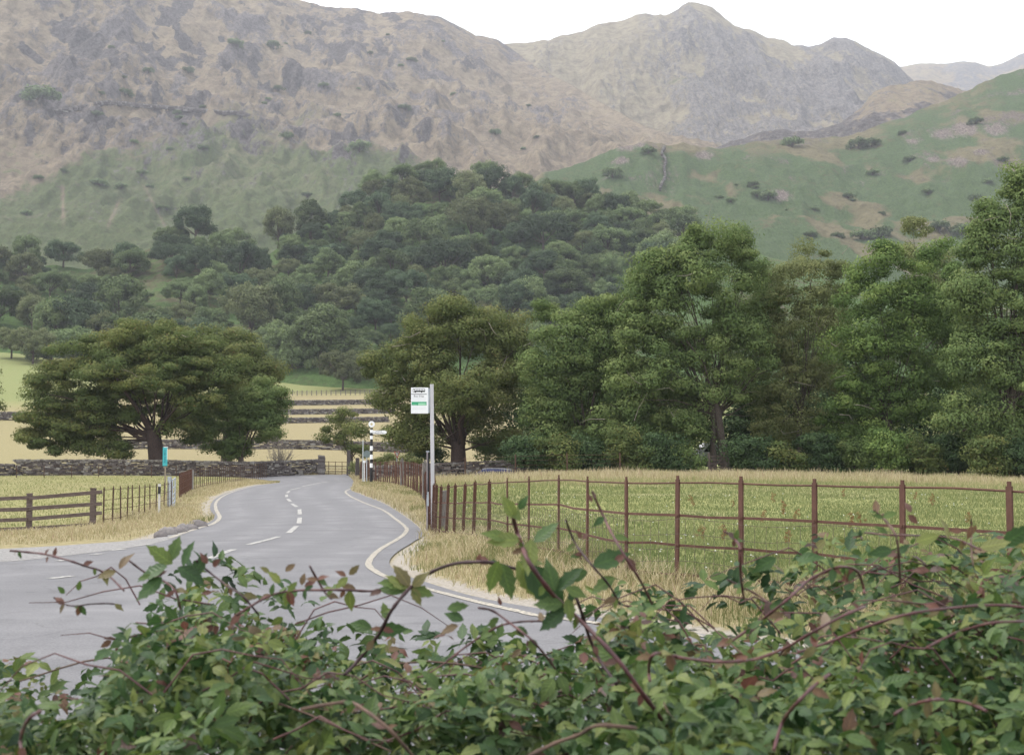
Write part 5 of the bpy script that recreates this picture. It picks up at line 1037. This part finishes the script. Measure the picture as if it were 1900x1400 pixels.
def place_leaflets(pos, dirv, nrm, size, rnd, ti):
    """arrays of leaflets -> verts, faces, rnd"""
    dirv = dirv / (np.linalg.norm(dirv, axis=1)[:, None] + 1e-9); nrm = nrm - (nrm * dirv).sum(1)[:, None] * dirv; nrm /= np.linalg.norm(nrm, axis=1)[:, None] + 1e-9; sdv = np.cross(nrm, dirv)
    T_ = np.stack([LT[i][0] for i in range(6)])[ti]; V = pos[:, None] + size[:, None, None] * (T_[..., 0:1] * dirv[:, None] + T_[..., 1:2] * sdv[:, None] + T_[..., 2:3] * nrm[:, None])
    n = len(pos); nv = T_.shape[1]; Fc = (np.arange(n)[:, None, None] * nv + LF_[None]).reshape(-1, 4); return V.reshape(-1, 3), Fc, np.repeat(rnd, len(LF_))
def sprays(C_, out_, size, rnd, r):
    """each centre carries three leaflets"""
    n = len(C_); up = np.array([0, 0, 1.]); ax = out_ + r.normal(size=(n, 3)) * .45; ax[:, 2] -= .15; ax /= np.linalg.norm(ax, axis=1)[:, None]
    nr = np.array([0, -.35, 1.]) + r.normal(size=(n, 3)) * .42; nr /= np.linalg.norm(nr, axis=1)[:, None]; s_ = np.cross(nr, ax); s_ /= np.linalg.norm(s_, axis=1)[:, None] + 1e-9
    ps, ds, ns, ss_, rs_ = [], [], [], [], []
    for j, (a, f_, off) in enumerate([(0, 1.0, .35), (1.05, .82, .05), (-1.05, .82, .05)]):
        dj = ax * math.cos(a) + s_ * math.sin(a) + r.normal(size=(n, 3)) * .13; dj[:, 2] -= r.uniform(0, .45, n)
        ps.append(C_ + ax * size[:, None] * off); ds.append(dj); ns.append(nr + r.normal(size=(n, 3)) * .25); ss_.append(size * f_ * r.uniform(.8, 1.15, n)); rs_.append(np.clip(rnd + r.normal(0, .05, n), 0, 1))
    ti = r.integers(0, 6, n * 3); return place_leaflets(np.concatenate(ps), np.concatenate(ds), np.concatenate(ns), np.concatenate(ss_), np.concatenate(rs_), ti)
r = np.random.default_rng(44)
hroot = empty('creeper_hedge', (0, 2.2, 0), 'tangled leafy creeper hedge with red stems filling the bottom of the photo', 'hedge')
n = 19000; f = r.random(n) ** .75; px = r.uniform(-330, 2230, n)
S_, dS, rowS = hedge_surface(px, f)
lump = fbm(S_[:, 0] / .20, S_[:, 1] / .24, 3, 5); depth = r.random(n) ** 1.6 * .34
C_ = S_.copy(); C_[:, 2] += (lump - .58) * .30 - depth - .02 + .05 * (r.random(n) < .06) * r.random(n)
crest = sm(.75, 1, f); C_[:, 1] += crest * r.uniform(-.1, .35, n)
out_ = np.stack([r.normal(0, .8, n), -.55 + r.normal(0, .5, n), .35 + r.normal(0, .3, n)], -1)
edge = (depth < .06) & (f > .72); rnd = np.where(edge & (r.random(n) < np.where(px > 1100, .28, .18)), r.uniform(.72, 1, n), r.beta(2, 2.2, n) * .86)
rnd = np.where(r.random(n) < .02, r.uniform(.86, 1, n), rnd)
V1, F1, Q1 = sprays(C_, out_, .021 + .027 * r.random(n) ** 1.8, rnd, r)
# back and front faces of the hedge down to the ground
n = 3000; px2 = r.uniform(-300, 2200, n); tb = r.random(n); Sb, _, _ = hedge_surface(px2, np.ones(n)); Sb = Sb.copy(); Sb[:, 1] += .28 + .12 * r.random(n); Sb[:, 2] = .05 + (Sb[:, 2] - .05) * tb
V2, F2, Q2 = sprays(Sb, np.stack([r.normal(0, .6, n), .8 + 0 * tb, .2 + 0 * tb], -1), r.uniform(.035, .055, n), r.beta(2, 3, n) * .8, r)
n = 1800; Sf = P(r.uniform(-300, 2200, n), np.full(n, 1600.), np.full(n, HD0)); Sf[:, 1] -= .05; Sf[:, 0] *= 1.2; Sf[:, 2] *= r.random(n)
V3, F3, Q3 = sprays(Sf, np.stack([r.normal(0, .6, n), -.8 + np.zeros(n), .2 + np.zeros(n)], -1), r.uniform(.035, .055, n), r.beta(2, 3, n) * .8, r)
off = rootloc(hroot)
V = np.concatenate([V1, V2, V3]) - off; Fc = np.concatenate([F1, F2 + len(V1), F3 + len(V1) + len(V2)])
link('foliage', leafuv(npmesh('foliage', V, Fc, 4, hedge_leaf, np.r_[Q1, Q2, Q3], smooth=True)), hroot)
# woody tangle inside
mb = MB()
for i in range(260):
    px = r.uniform(230, 2200); f = r.uniform(.3, 1); a, _, _ = hedge_surface(px, f); a = a - np.array([0, 0, r.uniform(.15, .42)]); th = r.uniform(0, 6.28); L = r.uniform(.15, .5)
    b = a + np.array([math.cos(th) * L, math.sin(th) * L * .7, r.uniform(-.2, .15)]); mid = (a + b) / 2 + r.normal(size=3) * .05; cc5 = resample(np.array([a, mid, b]), 5); mb.tube(list(cc5), list(np.linspace(.0026, .0014, len(cc5))), 5, False)
for i in range(70):
    px = r.uniform(-300, 2200); a, _, _ = hedge_surface(px, r.random()); mb.tube([(a[0] + r.normal(0, .1), a[1], 0), (a[0], a[1], .5), a - np.array([0, 0, .12])], [.014, .01, .005], 6, False)
mb.build('woody_tangle', wood_stem, hroot, smooth=True)
# fine red runners trailing over the top
mb = MB()
for i in range(60):
    px = r.uniform(240, 2050); f = r.uniform(.5, 1); a, d_, rw = hedge_surface(px, f); pts = []; th = r.uniform(-.6, .6) + (math.pi if r.random() < .5 else 0); L = r.uniform(.1, .32); arch = r.uniform(.0, .07)
    for k_ in range(6): t_ = k_ / 5; pts.append(a + np.array([math.cos(th) * L * t_, math.sin(th) * L * t_ - .02, -.03 + 4 * arch * t_ * (1 - t_) + .01 * math.sin(k_ * 2 + i)]))
    mb.tube(pts, [.0015, .0015, .0014, .0012, .0010, .0006], 5, False)
mb.build('fine_runners', stem_m, hroot, smooth=True)
# the individual arching shoots, traced where they hang in the air
SHOOTS = [
 (dark_stem, 2.05, .0042, [(640,1250),(665,1224),(703,1176),(727,1131),(757,1094),(792,1065),(839,1046),(884,1042),(915,1044),(976,1060),(1041,1080),(1062,1094),(1079,1135),(1093,1180),(1113,1224),(1144,1268)]),
 (stem_m, 1.9, .0050, [(952,960),(959,985),(969,1013),(982,1043),(1021,1097),(1052,1128),(1096,1169),(1147,1224),(1202,1299),(1236,1345)]),
 (stem_m, 2.05, .0030, [(761,1089),(720,1092),(689,1096),(640,1094),(590,1094),(550,1095),(510,1101),(480,1115),(440,1140)]),
 (stem_m, 2.2, .0027, [(19,1021),(52,1024),(85,1028),(130,1040),(160,1050),(186,1058),(205,1070),(230,1095)]),
 (stem_m, 2.0, .0030, [(1099,912),(1113,943),(1134,987),(1160,1032),(1188,1076),(1210,1120)]),
 (dark_stem, 2.0, .0026, [(1050,964),(1063,999),(1078,1023),(1100,1050),(1130,1085),(1150,1120)]),
 (stem_m, 1.9, .0032, [(1340,1200),(1376,1176),(1415,1148),(1452,1119),(1478,1096),(1502,1075),(1540,1056),(1568,1051),(1590,1059),(1600,1081),(1604,1100)]),
 (stem_m, 2.0, .0028, [(1344,986),(1355,992),(1363,999),(1373,1018),(1374,1062),(1380,1110)]),
 (wood_stem, 2.1, .0032, [(1622,946),(1632,955),(1647,970),(1663,996),(1668,1037),(1670,1080)]),
 (stem_m, 2.1, .0023, [(1600,1000),(1596,992),(1604,988),(1647,992),(1690,993),(1726,994),(1773,999),(1820,1020)]),
 (stem_m, 1.75, .0032, [(1206,1262),(1204,1250),(1205,1228),(1210,1216),(1222,1211),(1250,1216),(1274,1221),(1329,1227),(1370,1226),(1406,1221),(1458,1201),(1506,1173),(1568,1140),(1605,1125)]),
 (stem_m, 1.65, .0034, [(1436,1390),(1450,1343),(1463,1322),(1480,1302),(1510,1272),(1539,1250)]),
 (stem_m, 1.65, .0032, [(1660,1324),(1678,1313),(1697,1306),(1720,1299),(1745,1297),(1772,1299),(1797,1304),(1830,1318)]),
 (dark_stem, 2.2, .0020, [(100,1108),(112,1117),(130,1123),(148,1123),(167,1120),(202,1119),(225,1122)]),
 (stem_m, 1.95, .0026, [(888,1127),(915,1133),(950,1158),(985,1185),(1010,1213),(1030,1240)]),
 (stem_m, 2.0, .0024, [(830,1225),(870,1195),(905,1172),(935,1158),(975,1152),(1022,1152)]),
 (stem_m, 2.0, .0026, [(555,990),(560,1010),(575,1050),(600,1094)][2:] + [(615,1110)]),
 (dark_stem, 2.1, .0026, [(365,1040),(385,1058),(420,1085),(450,1105),(480,1140)]),
 (stem_m, 2.1, .0024, [(240,1040),(270,1062),(300,1075),(325,1095),(335,1130)]),
 (wood_stem, 1.7, .0036, [(560,1315),(640,1302),(670,1312),(720,1350),(760,1395),(790,1430)]),
 (wood_stem, 1.6, .0036, [(980,1402),(1030,1378),(1075,1362),(1110,1345),(1180,1350)]),
 (stem_m, 1.8, .0030, [(1480,1210),(1540,1190),(1600,1165),(1680,1140),(1760,1128),(1850,1122),(1930,1130)]),
 (stem_m, 1.75, .0026, [(1720,1200),(1770,1175),(1800,1165),(1840,1155),(1900,1152)]),
 (stem_m, 2.1, .0024, [(1330,1020),(1350,1075),(1400,1100),(1430,1120)][1:]),
 (wood_stem, 2.15, .0020, [(1802,962),(1803,985),(1802,1015),(1806,1050)]),
 (stem_m, 1.5, .0032, [(42,1400),(38,1375),(44,1350),(56,1330),(75,1318)]),
]
shoot_leaves = []
def shoot_at(pts, s_): return resample(np.array(pts, float), 6)[int(s_)]
for mt, d, rad, pts in SHOOTS:
    c_ = resample(np.array(pts, float), 5); W = P(c_[:, 0], c_[:, 1], d + .04 * np.sin(np.arange(len(c_)) * .3)); mb = MB(); nn = len(W); rd = [rad * .68 * (.85 + .25 * (abs(math.sin(k_ * .9)) > .96)) for k_ in range(nn)]
    mb.tube(list(W), rd, 7); mb.build('shoot', mt, hroot, smooth=True)
# leaves on the shoots: (px,row,distance,length m,dir px dx,dy, nrm tilt, colour)
SL = [(960,1040,1.95,.075,60,95,.70),(930,1045,1.95,.062,25,75,.45),(975,1050,1.95,.10,85,90,.2),(925,1040,1.93,.055,-20,60,.6),(985,1000,1.9,.062,-5,70,.75),(990,1005,1.9,.052,70,-50,.35),(965,1000,1.9,.055,-70,5,.72),(940,1000,1.9,.045,-70,-30,.62),(955,960,1.9,.045,-25,-45,.7),(965,965,1.9,.034,-40,-60,.66),(962,945,1.92,.03,20,-30,.3),(1030,1095,1.9,.060,-25,-75,.35),(1035,1095,1.9,.055,40,-40,.2),(1045,1120,1.9,.05,-75,0,.4),(1050,1130,1.9,.058,-45,35,.12),(1052,1110,1.9,.04,10,40,.65),(1050,1090,1.88,.042,55,20,.55),
 (757,1090,2.05,.055,-70,-35,.80),(760,1088,2.05,.06,-30,-45,.87),(765,1088,2.05,.05,50,-50,.86),(762,1092,2.05,.045,45,10,.6),(755,1095,2.05,.055,-75,-15,.4),(765,1090,2.05,.042,20,40,.84),(752,1085,2.05,.05,-50,-8,.5),
 (650,1094,2.05,.045,-5,60,.72),(660,1093,2.05,.035,-35,-10,.90),(645,1070,2.05,.03,-25,25,.75),(648,1066,2.05,.03,25,-25,.88),(642,1068,2.05,.026,-30,-20,.93),
 (215,1060,2.2,.045,-40,10,.88),(222,1055,2.2,.05,25,-45,.90),(85,1030,2.2,.022,0,-22,.95),(100,1032,2.2,.022,6,-22,.95),(90,1032,2.2,.02,-6,14,.93),(30,1021,2.2,.016,-6,10,.95),
 (320,1045,2.15,.06,-45,-30,.62),(318,1040,2.15,.05,10,-35,.45),(310,1050,2.1,.065,-70,25,.3),(330,1052,2.1,.06,40,20,.15),(355,1070,2.1,.05,20,-30,.2),(300,1070,2.1,.06,-20,20,.3),(340,1050,2.1,.05,15,-40,.25),(385,1045,2.1,.03,-20,-30,.95),(395,1050,2.1,.03,15,-15,.96),
 (1100,1050,2.0,.07,75,-28,.3),(1090,1060,2.0,.05,-50,15,.35),(1140,1070,2.0,.05,-40,25,.5),(1160,1030,2.0,.035,-20,10,.95),(1165,1035,2.0,.035,12,22,.97),(1102,925,2.0,.02,4,-22,.97),(1099,930,2.0,.02,-10,-14,.95),(1078,998,2.0,.025,-8,-20,.97),(1080,1000,2.0,.022,14,-14,.97),
 (1540,1060,2.0,.05,30,-10,.7),(1440,1035,2.0,.05,-40,20,.3),(1480,1040,2.0,.05,45,-15,.3),(1690,950,2.1,.03,-8,-18,.97),(1685,955,2.1,.03,16,14,.96),(1760,1000,2.0,.05,-10,-45,.84),(1700,1005,2.0,.05,40,-12,.8),(1655,1020,2.0,.045,-40,5,.25),(1820,1015,2.0,.06,50,-8,.82),(1860,1010,2.0,.06,40,-25,.3),(1785,985,2.0,.03,-30,-5,.93),
 (560,1085,2.1,.028,4,-26,.9),(565,1088,2.1,.028,22,-12,.95),(520,1080,2.1,.04,-20,-20,.8),(530,1060,2.1,.03,20,-20,.9),(500,1062,2.1,.025,-18,-12,.85),(120,1100,2.2,.022,-20,-18,.4),(145,1095,2.2,.022,4,-22,.5),
 (830,1130,2.05,.04,45,-12,.4),(860,1150,2.05,.04,-35,-15,.3),(850,1160,2.05,.045,-40,15,.9),(690,1165,2.1,.05,-45,-12,.35),(700,1170,2.1,.055,50,-5,.3),(720,1150,2.1,.035,-10,-32,.6),(925,1145,2.0,.025,-30,25,.5),(930,1122,2.0,.02,-6,-14,.95)]
ps = []; ds = []; ns = []; sz = []; rc = []
for px, row, d, L, dx, dy, cc_ in SL:
    a = P(px, row, d); b = P(px + dx, row + dy, d - r.uniform(-.01, .02)); ps.append(a); ds.append(b - a); ns.append(np.array([r.normal(0, .3), -1.0, .55 + r.normal(0, .25)])); sz.append(L * (.86 if cc_ < .8 else .72)); rc.append(cc_)
# extra leaflets along every shoot
for mt, d, rad, pts in SHOOTS:
    c_ = resample(np.array(pts, float), 5)
    for k_ in range(3, len(c_) - 1, 4):
        if r.random() < .42:
            a = P(c_[k_, 0], c_[k_, 1], d)
            for s_ in (-1, 1, 0)[:r.integers(1, 4)]:
                th = r.uniform(0, 6.28); ps.append(a); ds.append(np.array([math.cos(th), r.normal(0, .4), math.sin(th) - .3])); ns.append(np.array([r.normal(0, .4), -1., .6])); sz.append(r.uniform(.012, .026)); rc.append(r.choice([r.uniform(.1, .7), r.uniform(.84, 1)], p=[.5, .5]))
V, Fc, Q = place_leaflets(np.array(ps), np.array(ds), np.array(ns), np.array(sz), np.array(rc), r.integers(0, 6, len(ps)))
link('shoot_leaves', leafuv(npmesh('shoot_leaves', V - off, Fc, 4, hedge_leaf, Q, smooth=True)), hroot)
# a few dead curled leaves and pale petioles
ps = P(np.array([430, 462, 1232, 1530]), np.array([1182, 1160, 1300, 1135]), 1.85); n = len(ps)
V, Fc, Q = place_leaflets(ps, r.normal(size=(n, 3)) + np.array([.6, 0, -.2]), r.normal(size=(n, 3)) + np.array([0, -1, .3]), np.full(n, .030), np.full(n, .5), np.full(n, 3)); V2_ = V.copy()
link('dead_leaves', npmesh('dead_leaves', V2_ - off, Fc, 4, dry_m, Q, smooth=True), hroot)

# ------------------------------------------------------------------ the hazy air
m, t, o = nodes('haze_air'); pv = t.nodes.new('ShaderNodeVolumePrincipled'); pv.inputs['Density'].default_value = .00013; pv.inputs['Color'].default_value = (.86, .90, 1.0, 1); pv.inputs['Anisotropy'].default_value = .2
t.links.new(pv.outputs[0], o.inputs['Volume'])
mb = MB(); mb.box((0, 3400, 650), 13000, 8000, 1500); hz = mb.build('haze', m, loc=(0, 3400, 650)); tag(hz, 'thin pale haze filling the valley air', 'haze', kind='stuff')
